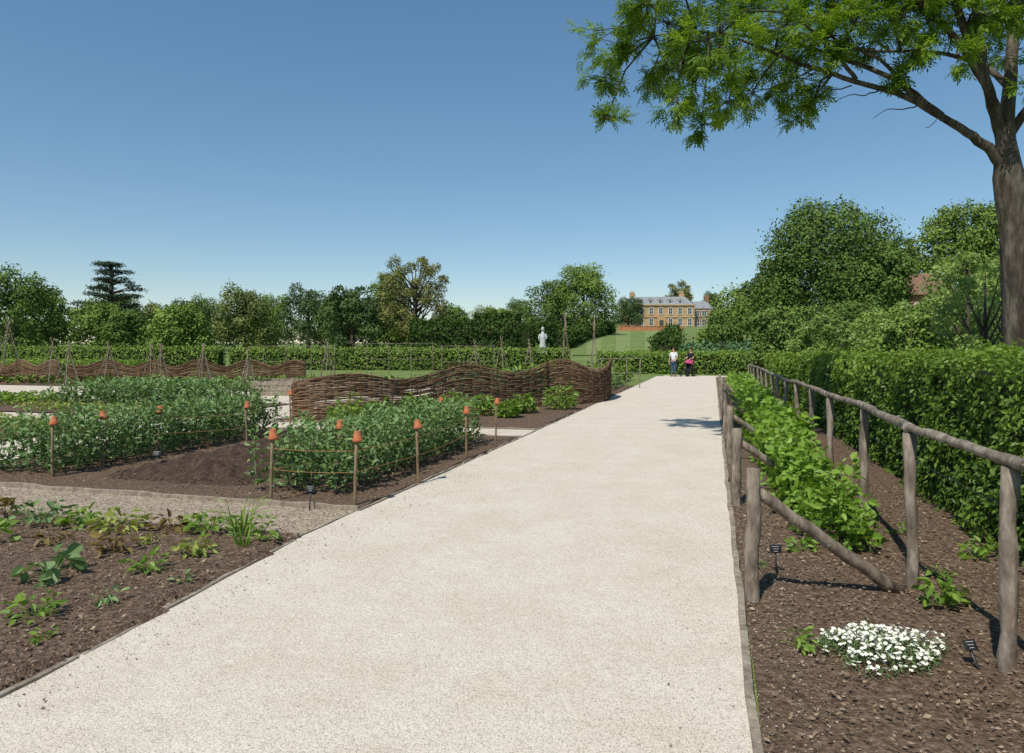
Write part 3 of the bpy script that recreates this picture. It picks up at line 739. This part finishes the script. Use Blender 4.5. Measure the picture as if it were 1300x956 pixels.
# ------------------------------------------------------------------ wattle fences
def catmull(pts, k=10):
    P = [Vector((p[0], p[1], 0)) for p in pts]; out = []
    for i in range(len(P)-1):
        p0 = P[max(0, i-1)]; p1 = P[i]; p2 = P[i+1]; p3 = P[min(len(P)-1, i+2)]
        for j in range(k):
            t = j/k; out.append(.5*((2*p1)+(p2-p0)*t+(2*p0-5*p1+4*p2-p3)*t*t+(3*p1-p0-3*p2+p3)*t**3))
    out.append(P[-1]); return out
def wattle(pts, hf, label, rod=.017, gap=.032, ds=.09, sp=.27, z0=.0, loose=1):
    q = catmull(pts, 14); cum = [0]
    for a, b_ in zip(q[:-1], q[1:]): cum.append(cum[-1]+(b_-a).length)
    Lt = cum[-1]; n = int(Lt/ds); ox, oy = pts[0]
    ss = np.linspace(0, Lt, n+1); X = np.interp(ss, cum, [p.x for p in q]); Y = np.interp(ss, cum, [p.y for p in q])
    tx = np.gradient(X); ty = np.gradient(Y); l = np.hypot(tx, ty); nxn, nyn = ty/l, -tx/l
    H = np.array([hf(s/Lt) for s in ss]); hm = H.max(); nr = int(hm/gap)
    m = MB()
    for k in range(nr):
        zz = z0+.02+H*(k+.5)/nr+np.array([.022*loose*noise.noise(Vector((s*1.3, k*3.1, 0))) for s in ss])
        w = (.020+.010*random.random())*np.sin(math.pi*ss/sp+k*math.pi)+np.array([.025*loose*noise.noise(Vector((s*.8, k*1.7, 9))) for s in ss])
        i0 = 0
        while i0 < n:
            i1 = min(n, i0+random.randint(10, 26))
            dz = random.uniform(-.015, .015)*loose
            pt = [(X[i]+nxn[i]*w[i]-ox, Y[i]+nyn[i]*w[i]-oy, max(.01, zz[i]+dz*(i-i0)/12)) for i in range(i0, i1+1)]
            if len(pt) > 2:
                rr = rod*random.uniform(.75, 1.2)
                m.tube(pt, [rr*(1-.25*j/len(pt)) for j in range(len(pt))], 5, shade=random.betavariate(2, 2))
            i0 = i1-1 if i1 < n else n
    s = sp/2
    while s < Lt:
        i = min(n, int(s/Lt*n)); h = H[i]+random.uniform(.0, .10)
        m.tube([(X[i]-ox, Y[i]-oy, -.1), (X[i]-ox+random.uniform(-.03, .03), Y[i]-oy, z0+h)], .014, 6, shade=random.uniform(.1, .6)); s += sp
    for k in range(int(Lt*6)):
        i = random.randint(1, n-1); a = random.uniform(-1, 1)
        z = z0+H[i]-random.uniform(0, .3); j = max(0, min(n, i+int(a*5)))
        m.tube([(X[i]-ox, Y[i]-oy, z-.05), (X[j]-ox+random.uniform(-.08, .08), Y[j]-oy-random.uniform(-.06, .08), z+random.uniform(.0, .09))], .005, 4, shade=random.random())
    m.obj('woven_willow_fence', M['willow'], loc=(ox, oy, 0), label=label, category='woven fence')
hx_ = [0, .08, .17, .31, .42, .5, .65, .84, .93, 1.0]; hy_ = [.55, .8, .98, 1.08, .86, .92, 1.30, .96, 1.05, 1.3]
def hf1(t):
    return float(np.mean([np.interp(t+d, hx_, hy_) for d in (-.04, -.02, 0, .02, .04)]))
wattle([(-4.75, 16.9), (-5.05, 16.3), (-4.5, 15.9), (-3.4, 16.4), (-2.2, 17.4), (-1.0, 18.3), (.2, 19.2), (1.0, 20.0)], hf1, "low undulating woven willow fence with wavy top", .015, .025)
def hf2(t): return 1.12+.17*math.sin(t*2*math.pi*2.1+.6)+.04*math.sin(t*23)
wattle([(.98, 20.05), (1.6, 20.4), (2.2, 20.9), (2.8, 21.9), (3.2, 23.2), (3.3, 24.6), (2.6, 25.6), (1.5, 25.6)], hf2, "loose curving woven willow screen beside path", .016, .028, loose=1.2)
def hf3(t): return 1.0+.16*math.sin(t*2*math.pi*5)
wattle([(-9.6, 33), (-12, 33.6), (-15, 33.2), (-18, 33.8), (-21, 33.5)], hf3, "long low wavy woven willow fence behind beds", .025, .043, .15, .4)
wattle([(-22, 34.5), (-26, 35), (-30, 36)], hf3, "long low wavy woven willow fence behind beds", .025, .043, .15, .4)

e = empty('raised_bed', (-9.1, 24.8, 0), "grey timber raised bed box behind woven fence", 'raised bed')
for k in range(3):
    for yy in (0, 2.0):
        m = MB(); m.box((2.4, yy, .09+.18*k), (4.8, .05, .17)); m.obj('plank', M['board'], parent=e, smooth=False, bevel=.008)
    for xx in (-.03, 4.83):
        m = MB(); m.box((xx, 1.0, .09+.18*k), (.05, 2.05, .17)); m.obj('plank', M['board'], parent=e, smooth=False, bevel=.008)
m = MB(); m.box((2.4, 1.0, .23), (4.74, 1.9, .44)); m.obj('soil_fill', M['soil'], parent=e, smooth=False)

def wigwam(x, y, h, r, n, label, lean=0):
    e = empty('cane_wigwam', (x, y, 0), label, 'plant support', "hazel pole plant supports")
    for k in range(n):
        a = 2*math.pi*k/n+random.uniform(-.2, .2); m = MB()
        b0 = Vector((r*math.cos(a), r*math.sin(a), -.1)); t = Vector((-.14*r*math.cos(a)+lean, -.14*r*math.sin(a), h*random.uniform(.92, 1.06)))
        p = wob(b0, t, 6, .02); m.tube(p, [.022, .021, .02, .018, .016, .014, .010], 6); m.obj('pole', M['wood'], parent=e)
    m = MB(); pts = [(.16*r*math.cos(a/6*2*math.pi)+lean*.82, .16*r*math.sin(a/6*2*math.pi), h*.83) for a in range(7)]; m.tube(pts, .012, 5, cap=False); m.obj('binding', M['twine'], parent=e)
wg = "hazel pole wigwam for climbing plants"
for (x, y, h, r_) in [(-25.6, 36, 3.3, .9), (-21.4, 33, 2.1, .6), (-20.0, 32, 2.0, .6), (-18.5, 32.5, 2.0, .6), (-17.2, 33.8, 2.0, .5), (-15.6, 31.5, 1.9, .5), (-13.5, 31, 1.9, .5), (-23.2, 30, 2.0, .6),
                      (-9.4, 36, 2.1, .5), (-2.0, 38, 2.2, .6), (-.6, 40, 2.3, .6), (.9, 37, 2.1, .5), (1.75, 23.3, 2.75, .35), (2.85, 24.6, 2.8, .3), (-10.8, 29, 1.7, .4), (-27, 27, 2.0, .6)]:
    wigwam(x, y, h, r_, 5 if y > 26 or y < 20 else 3, wg)
def frame(x, y, w, h, d, label):
    e = empty('pole_frame', (x, y, 0), label, 'plant support')
    for xx in np.linspace(0, w, 4):
        m = MB(); m.tube(wob((xx, 0, -.1), (xx+random.uniform(-.05, .05), 0, h), 4, .01), .02, 6); m.obj('pole', M['wood'], parent=e)
    for yy, z in ((0, h*.97), (0, h*.5)):
        m = MB(); m.tube(wob((-.1, yy-.03, z), (w+.1, yy-.03, z), 6, .01), .015, 6); m.obj('crossbar', M['wood'], parent=e)
fl = "thin pole frame for climbing beans"
frame(-9.2, 45, 4.2, 2.1, 1, fl); frame(-4, 40, 3, 1.9, 1, fl)
frame(3.8, 30, 1.6, 1.3, 1, "thin pole frame beside gravel path"); frame(-14, 40, 4, 1.9, 1, fl)

# ------------------------------------------------------------------ individual plants
def rosette(x, y, size, n, L, W, mat, label, hgt=.5, z=.03, name='leafy_plant', cat='plant'):
    lv = Leaves(); st = n
    a = R.uniform(0, 6.28, st); rr = np.sqrt(R.uniform(0, 1, st))*size/2; zz = hgt*R.uniform(.15, 1, st)*(1-.4*(rr/(size/2))**2)
    P = np.stack([rr*np.cos(a), rr*np.sin(a), zz], 1)
    D = np.stack([np.cos(a), np.sin(a), R.uniform(-.3, .5, st)], 1)+R.normal(0, .4, (st, 3)); Nn = np.array([0, 0, 1.])+R.normal(0, .35, (st, 3))
    sc = R.uniform(.6, 1.2, st)
    lv.add(P, D, Nn, L*sc, W*sc, R.uniform(.1, .95, st), .2, .25)
    base = np.stack([rr*.15*np.cos(a), rr*.15*np.sin(a), np.zeros(st)], 1); d = P-base
    lv.add(base, d, runit(st), np.linalg.norm(d, axis=1), .006, .5, 0)
    return lv.obj(name, M[mat], loc=(x, y, z), label=label, category=cat)
def strap(x, y, n, L, mat, label, z=.03):
    lv = Leaves(); a = R.uniform(0, 6.28, n)
    D = np.stack([np.cos(a)*.45, np.sin(a)*.45, R.uniform(.6, 1.5, n)], 1); D = unit(D)
    P = np.stack([np.cos(a)*.03, np.sin(a)*.03, np.zeros(n)], 1); Ls = L*R.uniform(.5, 1.1, n)
    side = np.stack([-np.sin(a), np.cos(a), np.zeros(n)], 1); Nn = np.cross(side, D)
    lv.add(P, D, Nn, Ls, .02, R.uniform(.2, .9, n), .2, .0)
    P2 = P+D*Ls[:, None]*.9; D2 = unit(D+np.stack([np.cos(a), np.sin(a), -.9*np.ones(n)], 1)); lv.add(P2, D2, np.cross(side, D2), Ls*.4, .014, R.uniform(.3, .9, n), .2, .2)
    return lv.obj('strappy_plant', M[mat], loc=(x, y, z), label=label, category='plant')
FP = [(-3.15,4.83,.34,26,.12,.085,'bean',.18),(-3.05,5.42,.24,24,.09,.06,'red',.2),(-2.55,4.95,.24,34,.07,.04,'fresh',.15),(-2.75,4.1,.26,34,.07,.04,'fresh',.15),
      (-2.42,5.4,.28,50,.065,.04,'yellowg',.14),(-2.6,6.1,.42,60,.08,.055,'fresh',.16),(-3.4,6.1,.4,50,.09,.06,'yellowg',.18),(-4.3,6.4,.5,60,.09,.06,'bean',.2),
      (-4.9,6.6,.5,50,.09,.065,'red',.18),(-3.8,6.3,.35,40,.09,.06,'fresh',.16),(-2.12,6.0,.2,26,.07,.04,'fresh',.18),(-2.5,4.37,.16,16,.06,.03,'bean',.1),
      (-5.3,6.7,.5,50,.1,.065,'bean',.2),(-2.95,6.1,.26,30,.08,.05,'red',.14),(-3.7,5.7,.2,20,.07,.05,'red',.12),(-1.98,5.75,.16,20,.06,.04,'fresh',.1),
      (-3.5,4.3,.3,26,.10,.065,'bean',.12),(-2.2,4.75,.12,14,.05,.03,'bean',.06),(-3.3,3.7,.2,20,.07,.04,'fresh',.1),(-4.2,5.7,.3,30,.09,.06,'fresh',.15),(-2.9,5.7,.14,14,.06,.04,'yellowg',.08),(-4.6,6.0,.3,30,.09,.06,'bean',.15),(-2.5,3.8,.12,12,.05,.03,'fresh',.06)]
for (x, y, s_, n, L, W, mt, hg) in FP:
    rosette(x, y, s_, n, L, W, mt, {'bean': "grey-green broad-leaved perennial in wood-chip bed", 'red': "bronze-tinged leafy perennial in wood-chip bed", 'fresh': "bright green leafy perennial in wood-chip bed", 'yellowg': "yellow-green leafy perennial in wood-chip bed"}[mt], hg, z=.05)
sl_ = "clump of upright strap-leaved green shoots"
strap(-2.28, 5.95, 26, .32, 'fresh', sl_, .04); strap(-5.5, 7.1, 22, .3, 'fresh', sl_); strap(-2.12, 5.6, 14, .2, 'fresh', sl_)
for (x, y, s_, h_) in [(-3.5,15.3,.8,.62),(-2.9,15.5,.6,.5),(-2.2,16.2,.7,.6),(-1.4,16.6,.7,.62),(-.7,17.2,.6,.5),(.25,17.8,.6,.5),(1.3,18.9,.85,.72),(-.1,16.6,.5,.4),(-1.9,15.4,.5,.4)]:
    rosette(x, y, s_, 220, .15, .07, 'fresh', "bright green leafy plant before woven fence", h_)
rosette(2.62, 4.32, .22, 50, .08, .05, 'fresh', "bright green seedling beside fence post", .22, z=.04)
rosette(1.5, 3.72, .16, 26, .05, .03, 'fresh', "small green seedling beside timber edging", .12, z=.03)
rosette(3.5, 5.3, .2, 24, .08, .05, 'rasp', "small green shoot at hedge base", .15, z=.03)
rosette(2.25, 5.5, .2, 30, .06, .04, 'rasp', "small raspberry shoot in mulch", .12, z=.03)
rosette(1.75, 5.1, .12, 14, .05, .03, 'bean', "tiny green seedling in mulch", .06, z=.05)
rosette(2.95, 4.9, .14, 16, .05, .03, 'fresh', "tiny green seedling in mulch", .06, z=.05)
rosette(3.3, 6.0, .16, 16, .06, .04, 'rasp', "small raspberry shoot in mulch", .1, z=.05)
# white candytuft clump
e = empty('white_flower_clump', (1.88, 3.60, .03), "low cushion of small white flowers beside path", 'flowers')
def er(a): return 1+.16*np.sin(a*3+1)+.12*np.sin(a*5)+.08*np.sin(a*9)
n = 1300; a = R.uniform(0, 6.28, n); rr = np.sqrt(R.uniform(0, 1, n))
Zd = .12*np.sqrt(np.clip(1-rr**2*.85, 0, 1))
lv = Leaves(); P = np.stack([rr*np.cos(a)*.29*er(a), rr*np.sin(a)*.22*er(a), Zd*R.uniform(.1, 1.1, n)], 1); lv.add(P, runit(n)+np.array([0, 0, .5]), runit(n), .035, .007, R.uniform(.2, .8, n)); lv.obj('foliage', M['bean'], parent=e)
n = 560; a = R.uniform(0, 6.28, n); rr = np.sqrt(R.uniform(0, 1, n))
C = np.stack([rr*np.cos(a)*.29*er(a), rr*np.sin(a)*.22*er(a), .12*np.sqrt(np.clip(1-rr**2*.85, 0, 1))+R.uniform(-.02, .04, n)], 1)
tl3 = np.array([0, 0, 1.])+R.normal(0, .45, (n, 3))
lv = Leaves()
for k in range(6):
    b_ = 2*math.pi*k/6+R.uniform(0, .3, n); D = np.stack([np.cos(b_), np.sin(b_), R.uniform(-.1, .35, n)], 1)
    D = D-tl3*np.sum(D*tl3, 1, keepdims=True)/np.sum(tl3*tl3, 1, keepdims=True)
    lv.add(C, D, tl3, .012, .009, R.uniform(.1, 1, n), .1)
lv.obj('flowers', M['petal'], parent=e)

# ------------------------------------------------------------------ statue
e = empty('garden_statue', (2.6, 60, float(terr(2.6, 60))), "white stone statue on tall pedestal by hedge", 'statue')
m = MB(); m.box((0, 0, .15), (1.1, 1.1, .3)); m.box((0, 0, .95), (.8, .8, 1.3), 0, .92); m.box((0, 0, 1.66), (.95, .95, .12)); m.obj('pedestal', M['stonewhite'], parent=e, smooth=False, bevel=.02)
m = MB(); m.lathe([(.30, 1.72), (.32, 1.8), (.22, 2.2), (.25, 2.55), (.24, 2.8), (.13, 3.0), (.07, 3.1), (.07, 3.16), (.12, 3.22), (.135, 3.34), (.1, 3.46), (.03, 3.52)], sides=14)
m.tube([(.22, 0, 2.88), (.34, -.1, 2.6), (.2, -.22, 2.45)], [.07, .06, .04], 8); m.tube([(-.22, 0, 2.88), (-.34, 0, 2.6), (-.3, -.08, 2.3)], [.07, .06, .04], 8)
m.obj('figure', M['stonewhite'], parent=e)

# ------------------------------------------------------------------ mansion
def mansion():
    x0, y0 = 57.0, 252.; z0 = 9.6
    e = empty('country_mansion', (x0, y0, z0), "golden stone two-storey mansion with slate roof and dormers", 'house')
    e.scale = (1.14, 1.14, 1.14)
    W_, D_, H_ = 21., 12., 7.0
    m = MB(); cx = -3.6
    m.box((cx, 6, H_/2-1), (W_, D_, H_+2)); m.box((cx, 5.95, H_+.15), (W_+.7, D_+.7, .3)); m.box((cx, 5.9, H_/2-.1), (W_+.3, D_+.3, .22))
    m.obj('wall', M['ham'], parent=e, smooth=False)
    m = MB(); hx, hy = W_/2-.3, D_/2-.3; b_ = 2.0; t = 2.9
    m.poly([(cx-hx, 6-hy, H_+.31), (cx+hx, 6-hy, H_+.31), (cx+hx, 6+hy, H_+.31), (cx-hx, 6+hy, H_+.31), (cx-hx+b_, 6-hy+b_, H_+t), (cx+hx-b_, 6-hy+b_, H_+t), (cx+hx-b_, 6+hy-b_, H_+t), (cx-hx+b_, 6+hy-b_, H_+t)],
           [(0, 1, 5, 4), (1, 2, 6, 5), (2, 3, 7, 6), (3, 0, 4, 7), (4, 5, 6, 7), (3, 2, 1, 0)])
    roof = m.obj('roof', M['slateroof'], parent=e, smooth=False)
    for xx, yy in ((-11.5, 6), (4.0, 5)):
        m = MB(); m.box((xx, yy, H_+2.9), (1.5, 1.1, 2.6)); m.box((xx, yy, H_+4.3), (1.7, 1.3, .2))
        for q in (-.45, 0, .45): m.lathe([(.16, 0), (.13, .6)], (xx+q, yy, H_+4.4), 8)
        m.obj('chimney', M['ham'], parent=roof, smooth=False)
    for xx in (-9.8, -6.7, -3.6, -.5, 2.6):
        m = MB(); m.box((xx, 1.6, H_+1.25), (1.2, 1.6, 1.3)); m.poly([(xx-.75, .7, H_+1.9), (xx+.75, .7, H_+1.9), (xx, .7, H_+2.3), (xx-.75, 3, H_+1.9), (xx+.75, 3, H_+1.9), (xx, 3, H_+2.3)], [(0, 1, 2), (0, 2, 5, 3), (1, 4, 5, 2), (3, 5, 4), (0, 3, 4, 1)])
        d = m.obj('dormer', M['slateroof'], parent=roof, smooth=False)
        m = MB(); m.box((xx, .785, H_+1.25), (1.0, .04, 1.1)); m.obj('frame', M['white'], parent=d, smooth=False)
        m = MB(); m.box((xx, .755, H_+1.25), (.76, .03, .9)); m.obj('pane', M['glass'], parent=d, smooth=False)
    def window(x, z, w, h, y=0):
        m = MB(); t = .12
        m.box((x-w/2, y-.05, z), (t, .14, h)); m.box((x+w/2, y-.05, z), (t, .14, h)); m.box((x, y-.05, z+h/2), (w+t, .16, t)); m.box((x, y-.08, z-h/2), (w+.4, .24, .14))
        m.box((x, y-.04, z), (w-t, .07, .07)); m.box((x, y-.045, z), (.07, .08, h-t))
        f = m.obj('window', M['white'], parent=e, smooth=False)
        m = MB(); m.box((x, y-.015, z), (w-.1, .04, h-.1)); m.obj('pane', M['glass'], parent=f, smooth=False)
    for i in range(7):
        xx = cx-9+i*3
        window(xx, 5.3, 1.25, 2.0)
        if i != 3: window(xx, 1.85, 1.25, 2.3)
    m = MB(); m.box((cx, -.5, 1.5), (2.6, 1.0, 3.4)); p_ = m.obj('porch', M['ham'], parent=e, smooth=False)
    m = MB(); m.box((cx, -1.03, 1.2), (1.2, .08, 2.4)); m.obj('door', M['glass'], parent=e, smooth=False)
    m = MB(); m.box((10.6, 7, 2.6), (6.8, 9, 7.2)); m.obj('wing', M['brick2'], parent=e, smooth=False)
    m = MB(); m.poly([(6.9, 2.3, 6.21), (14.3, 2.3, 6.21), (14.3, 11.7, 6.21), (6.9, 11.7, 6.21), (8.9, 7, 8.8), (12.2, 7, 8.8)], [(0, 1, 5, 4), (1, 2, 5), (2, 3, 4, 5), (3, 0, 4), (3, 2, 1, 0)])
    m.obj('roof', M['slateroof'], parent=e, smooth=False)
    for xx in (8.4, 10.6, 12.8):
        window(xx, 4.7, 1.5, 1.7, 2.5); window(xx, 1.8, 1.5, 2.2, 2.5)
    m = MB(); m.box((12.9, 8, 9.3), (1.2, 1.1, 3.2)); m.obj('chimney', M['brick2'], parent=e, smooth=False)
mansion()
m = MB(); m.box((0, 0, .2), (19, .5, 2.6)); m.box((0, -.02, 1.58), (19.2, .7, .16))
for k in range(6): m.box((-9+k*3.6, -.3, .2), (.6, .3, 2.5))
m.obj('retaining_wall', M['brick'], smooth=False, loc=(40.5, 207, float(terr(40.5, 207))-.2), label="low orange brick retaining wall below mansion", category='wall')

for k in range(6):
    vs = []; n = 12
    for i in range(n+1):
        y = 84+i*(204-84)/n
        for q in (0, 1):
            x = y*.085+(k+q)*(.0205*y); vs.append((x, y, float(terr(x, y))+.06+.01*(k % 2)))
    m = MB(); m.poly(vs, [(2*i, 2*i+1, 2*i+3, 2*i+2) for i in range(n)])
    m.obj('lawn_stripe', M['lawn'] if k % 2 else M['grass'], kind='structure')

e = empty('tiled_cottage', (43.9, 74, 4.6), "brick cottage with brown clay-tiled roof among trees", 'house')
m = MB(); m.box((0, 2.5, 1.0), (5, 5, 4)); m.obj('wall', M['brick2'], parent=e, smooth=False)
m = MB(); m.poly([(-2.9, -.4, 2.8), (2.9, -.4, 2.8), (2.9, 5.4, 2.8), (-2.9, 5.4, 2.8), (-1.5, 2.5, 5.3), (1.5, 2.5, 5.3)], [(0, 1, 5, 4), (1, 2, 5), (2, 3, 4, 5), (3, 0, 4), (3, 2, 1, 0)]); m.obj('roof', M['tile'], parent=e, smooth=False)
for xx in (-1.4, 1.4):
    m = MB(); m.box((xx, -.03, 1.4), (1.1, .1, 1.2)); f = m.obj('window', M['white'], parent=e, smooth=False)
    m = MB(); m.box((xx, -.07, 1.4), (.9, .06, 1.0)); m.obj('pane', M['glass'], parent=f, smooth=False)

# ------------------------------------------------------------------ people
def skin_mesh(name, verts, edges, rad, mat, parent, root=0, sub=2):
    me = bpy.data.meshes.new(name); me.from_pydata(verts, edges, []); me.update()
    o = bpy.data.objects.new(name, me); finish(o, parent)
    o.modifiers.new('Skin', 'SKIN')
    d = me.skin_vertices[0].data
    for i, r_ in enumerate(rad):
        d[i].radius = r_ if hasattr(r_, '__len__') else (r_, r_); d[i].use_root = (i == root)
    s = o.modifiers.new('Sub', 'SUBSURF'); s.levels = sub; s.render_levels = sub
    me.materials.append(mat)
    o.modifiers['Skin'].use_smooth_shade = True
    return o
def person(x, y, rot, H, top, bottom, arms, stance, label, hairlen=.0):
    e = empty('person', (x, y, .02), label, 'person', rot=rot); k = H/1.72
    V = []; E = []; Rd = []
    def add(p, r_, par=None):
        V.append((p[0]*k, p[1]*k, p[2]*k)); Rd.append(tuple(q*k for q in r_) if hasattr(r_, '__len__') else r_*k)
        if par is not None: E.append((par, len(V)-1))
        return len(V)-1
    pel = add((0, 0, .95), (.145, .10)); sp = add((0, 0, 1.12), (.125, .09), pel); ch = add((0, 0, 1.32), (.15, .10), sp); nk = add((0, 0, 1.46), .055, ch)
    hb = add((0, .01, 1.54), (.06, .07), nk); hm = add((0, .015, 1.62), (.075, .092), hb); ht = add((0, .005, 1.70), (.055, .065), hm); add((0, .105, 1.605), .012, hm)
    legs = []
    for s_, (kn, an) in zip((-1, 1), stance):
        hp = add((.09*s_, 0, .88), .085, pel); kk = add((.095*s_, kn, .5), .056, hp); aa = add((.1*s_, an, .09), .038, kk); add((.11*s_, an+.14, .035), .032, aa); legs.append((s_, kn, an))
    for s_, (el, wr) in zip((-1, 1), arms):
        sh = add((.175*s_, 0, 1.40), .052, ch); ee = add(el, .038, sh); ww = add(wr, .026, ee)
        d = (Vector(wr)-Vector(el)).normalized(); pm = Vector(wr)+d*.07; pp = add(pm, (.034, .018), ww)
        sd = d.cross(Vector((s_*.2, .3, 1))).normalized()
        for j in range(4):
            f0 = pm+d*.035+sd*(.024-.016*j); a_ = add(f0, .009, pp); add(f0+d*(.045 if j in (1, 2) else .035)+Vector((0, 0, -.012)), .008, a_)
        a_ = add(Vector(wr)+d*.04+sd*.035, .010, ww); add(Vector(wr)+d*.075+sd*.05, .009, a_)
    skin_mesh('body', V, E, Rd, M['skin'], e)
    V = []; E = []; Rd = []
    pel = add((0, 0, .93), (.165, .122)); sp = add((0, 0, 1.12), (.150, .112), pel); ch = add((0, 0, 1.32), (.172, .122), sp); add((0, 0, 1.43), .085, ch)
    for s_, (el, wr) in zip((-1, 1), arms):
        sh = add((.175*s_, 0, 1.395), .07, ch); add(Vector((.175*s_, 0, 1.395)).lerp(Vector(el), .75), .056, sh)
    skin_mesh('top', V, E, Rd, M[top], e)
    V = []; E = []; Rd = []
    pel = add((0, 0, .95), (.160, .118))
    for s_, kn, an in legs:
        hp = add((.09*s_, 0, .86), .10, pel); kk = add((.095*s_, kn, .5), .070, hp); add((.1*s_, an, .11), .055, kk)
    skin_mesh('trousers', V, E, Rd, M[bottom], e)
    for s_, kn, an in legs:
        m = MB(); m.box((.105*s_*k, (an+.06)*k, .035), (.10*k, .28*k, .075), 0, .8); m.obj('shoe', M['black'], parent=e, bevel=.02)
    V = []; E = []; Rd = []
    a_ = add((0, -.03, 1.66), (.088, .085)); b_ = add((0, -.01, 1.715), (.07, .075), a_); add((0, -.05, 1.57-hairlen), (.06, .04), a_)
    skin_mesh('hair', V, E, Rd, M['hair'], e)
    for s_ in (-1, 1):
        m = MB(); m.lathe([(.002, -.008), (.008, 0), (.002, .008)], (.03*s_*k, .098*k, 1.635*k), 8); m.obj('eye', M['black'], parent=e)
    m = MB(); m.box((0, .095*k, 1.565*k), (.045*k, .01, .010)); m.obj('mouth', M['pink'], parent=e)
arm_d = [((-.24, .02, 1.13), (-.20, .20, 1.02)), ((.25, -.02, 1.12), (.26, .04, .88))]
person(9.85, 43.2, 2.6, 1.74, 'shirt_white', 'jeans', arm_d, [(.04, -.02), (.0, .02)], "person in white top and blue jeans standing on path")
arm_p = [((-.24, .08, 1.15), (-.20, .33, 1.08)), ((.24, .08, 1.15), (.20, .33, 1.08))]
person(10.98, 43.5, 2.3, 1.70, 'black', 'black', arm_p, [(.08, -.12), (-.02, .12)], "person in dark clothes holding pink pushchair handle", .08)

def pushchair(x, y, rot):
    e = empty('pushchair', (x, y, .02), "pink and black pushchair standing on gravel path", 'pushchair', rot=rot)
    for (wx, wy, r_) in ((-.25, -.28, .15), (.25, -.28, .15), (-.2, .38, .10), (.2, .38, .10)):
        w = MB(); pts = [(wx, wy+r_*math.cos(a), r_+r_*math.sin(a)) for a in np.linspace(0, 2*math.pi, 21)]
        w.tube(pts, .022, 6, cap=False); wo = w.obj('wheel', M['rubber'], parent=e)
        w = MB()
        for a in np.linspace(0, math.pi, 4)[:-1]: w.tube([(wx, wy-r_*math.cos(a), r_-r_*math.sin(a)), (wx, wy+r_*math.cos(a), r_+r_*math.sin(a))], .006, 5)
        w.obj('spokes', M['metal'], parent=wo)
    m = MB()
    for s_ in (-1, 1):
        m.tube([(.25*s_, -.28, .15), (.23*s_, .05, .5), (.2*s_, .38, .10)], .014, 6); m.tube([(.2*s_, .38, .12), (.23*s_, -.1, .62), (.23*s_, -.42, 1.02)], .014, 6)
    m.obj('frame', M['metal'], parent=e)
    m = MB(); m.tube([(-.23, -.42, 1.02), (0, -.46, 1.05), (.23, -.42, 1.02)], .02, 8); m.obj('handle', M['rubber'], parent=e)
    m = MB(); m.box((0, .12, .42), (.38, .36, .08)); m.poly([(-.2, -.05, .42), (.2, -.05, .42), (.2, -.22, .9), (-.2, -.22, .9), (-.2, -.11, .42), (.2, -.11, .42), (.2, -.28, .9), (-.2, -.28, .9)], [(0, 1, 2, 3), (7, 6, 5, 4), (0, 3, 7, 4), (1, 5, 6, 2), (3, 2, 6, 7), (0, 4, 5, 1)])
    m.box((0, .36, .25), (.34, .16, .05)); m.obj('seat', M['black'], parent=e, bevel=.015)
    m = MB(); vs = []; fs = []; na, nb_ = 7, 8
    for i in range(na):
        a = math.radians(-10+130*i/(na-1))
        for j in range(nb_+1):
            b_ = math.pi*j/nb_
            vs.append((-.24*math.cos(b_), -.18+.34*math.sin(b_)*math.cos(a+.5)*1.0, .72+.30*math.sin(b_)*math.sin(a+.5)))
    for i in range(na-1):
        for j in range(nb_): q = i*(nb_+1)+j; fs.append((q, q+1, q+nb_+2, q+nb_+1))
    m.poly(vs, fs); o = m.obj('canopy', M['pink'], parent=e); o.modifiers.new('Solid', 'SOLIDIFY').thickness = .015
pushchair(10.68, 43.15, 2.3)

# ------------------------------------------------------------------ light, sky, camera
az = math.atan2(-.5, -.86); el = math.radians(54)
w = bpy.data.worlds.new("World"); scene.world = w; w.use_nodes = True
nt = w.node_tree; nt.nodes.clear()
sky = nt.nodes.new('ShaderNodeTexSky'); sky.sky_type = 'NISHITA'; sky.sun_disc = False
sky.sun_elevation = el; sky.sun_rotation = az % (2*math.pi); sky.air_density = 1.0; sky.dust_density = .1; sky.ozone_density = 2.0; sky.altitude = 200
gm = nt.nodes.new('ShaderNodeGamma'); gm.inputs['Gamma'].default_value = .76
hs = nt.nodes.new('ShaderNodeHueSaturation'); hs.inputs['Saturation'].default_value = 1.32; hs.inputs['Hue'].default_value = .495; hs.inputs['Value'].default_value = 1.12
bg = nt.nodes.new('ShaderNodeBackground'); bg.inputs['Strength'].default_value = .15
ow = nt.nodes.new('ShaderNodeOutputWorld')
nt.links.new(sky.outputs[0], gm.inputs['Color']); nt.links.new(gm.outputs[0], hs.inputs['Color']); nt.links.new(hs.outputs[0], bg.inputs[0]); nt.links.new(bg.outputs[0], ow.inputs[0])
sl = bpy.data.lights.new('sun', 'SUN'); sl.energy = 4.5; sl.angle = math.radians(.5); sl.color = (1, .945, .85)
so = bpy.data.objects.new('sun', sl); COL.objects.link(so)
sd = Vector((math.sin(az)*math.cos(el), math.cos(az)*math.cos(el), math.sin(el)))
so.rotation_euler = sd.to_track_quat('Z', 'Y').to_euler(); so.location = (0, 0, 30)

cam = bpy.data.cameras.new('camera'); co = bpy.data.objects.new('camera', cam); COL.objects.link(co)
co.location = (0, 0, 1.6); co.rotation_euler = (math.radians(90), 0, 0)
cam.sensor_width = 36; cam.lens = 36*900/1300; cam.shift_y = -33/1300; cam.clip_end = 4000; cam.clip_start = .05
scene.camera = co
scene.view_settings.view_transform = 'Standard'; scene.view_settings.look = 'None'; scene.view_settings.exposure = 0
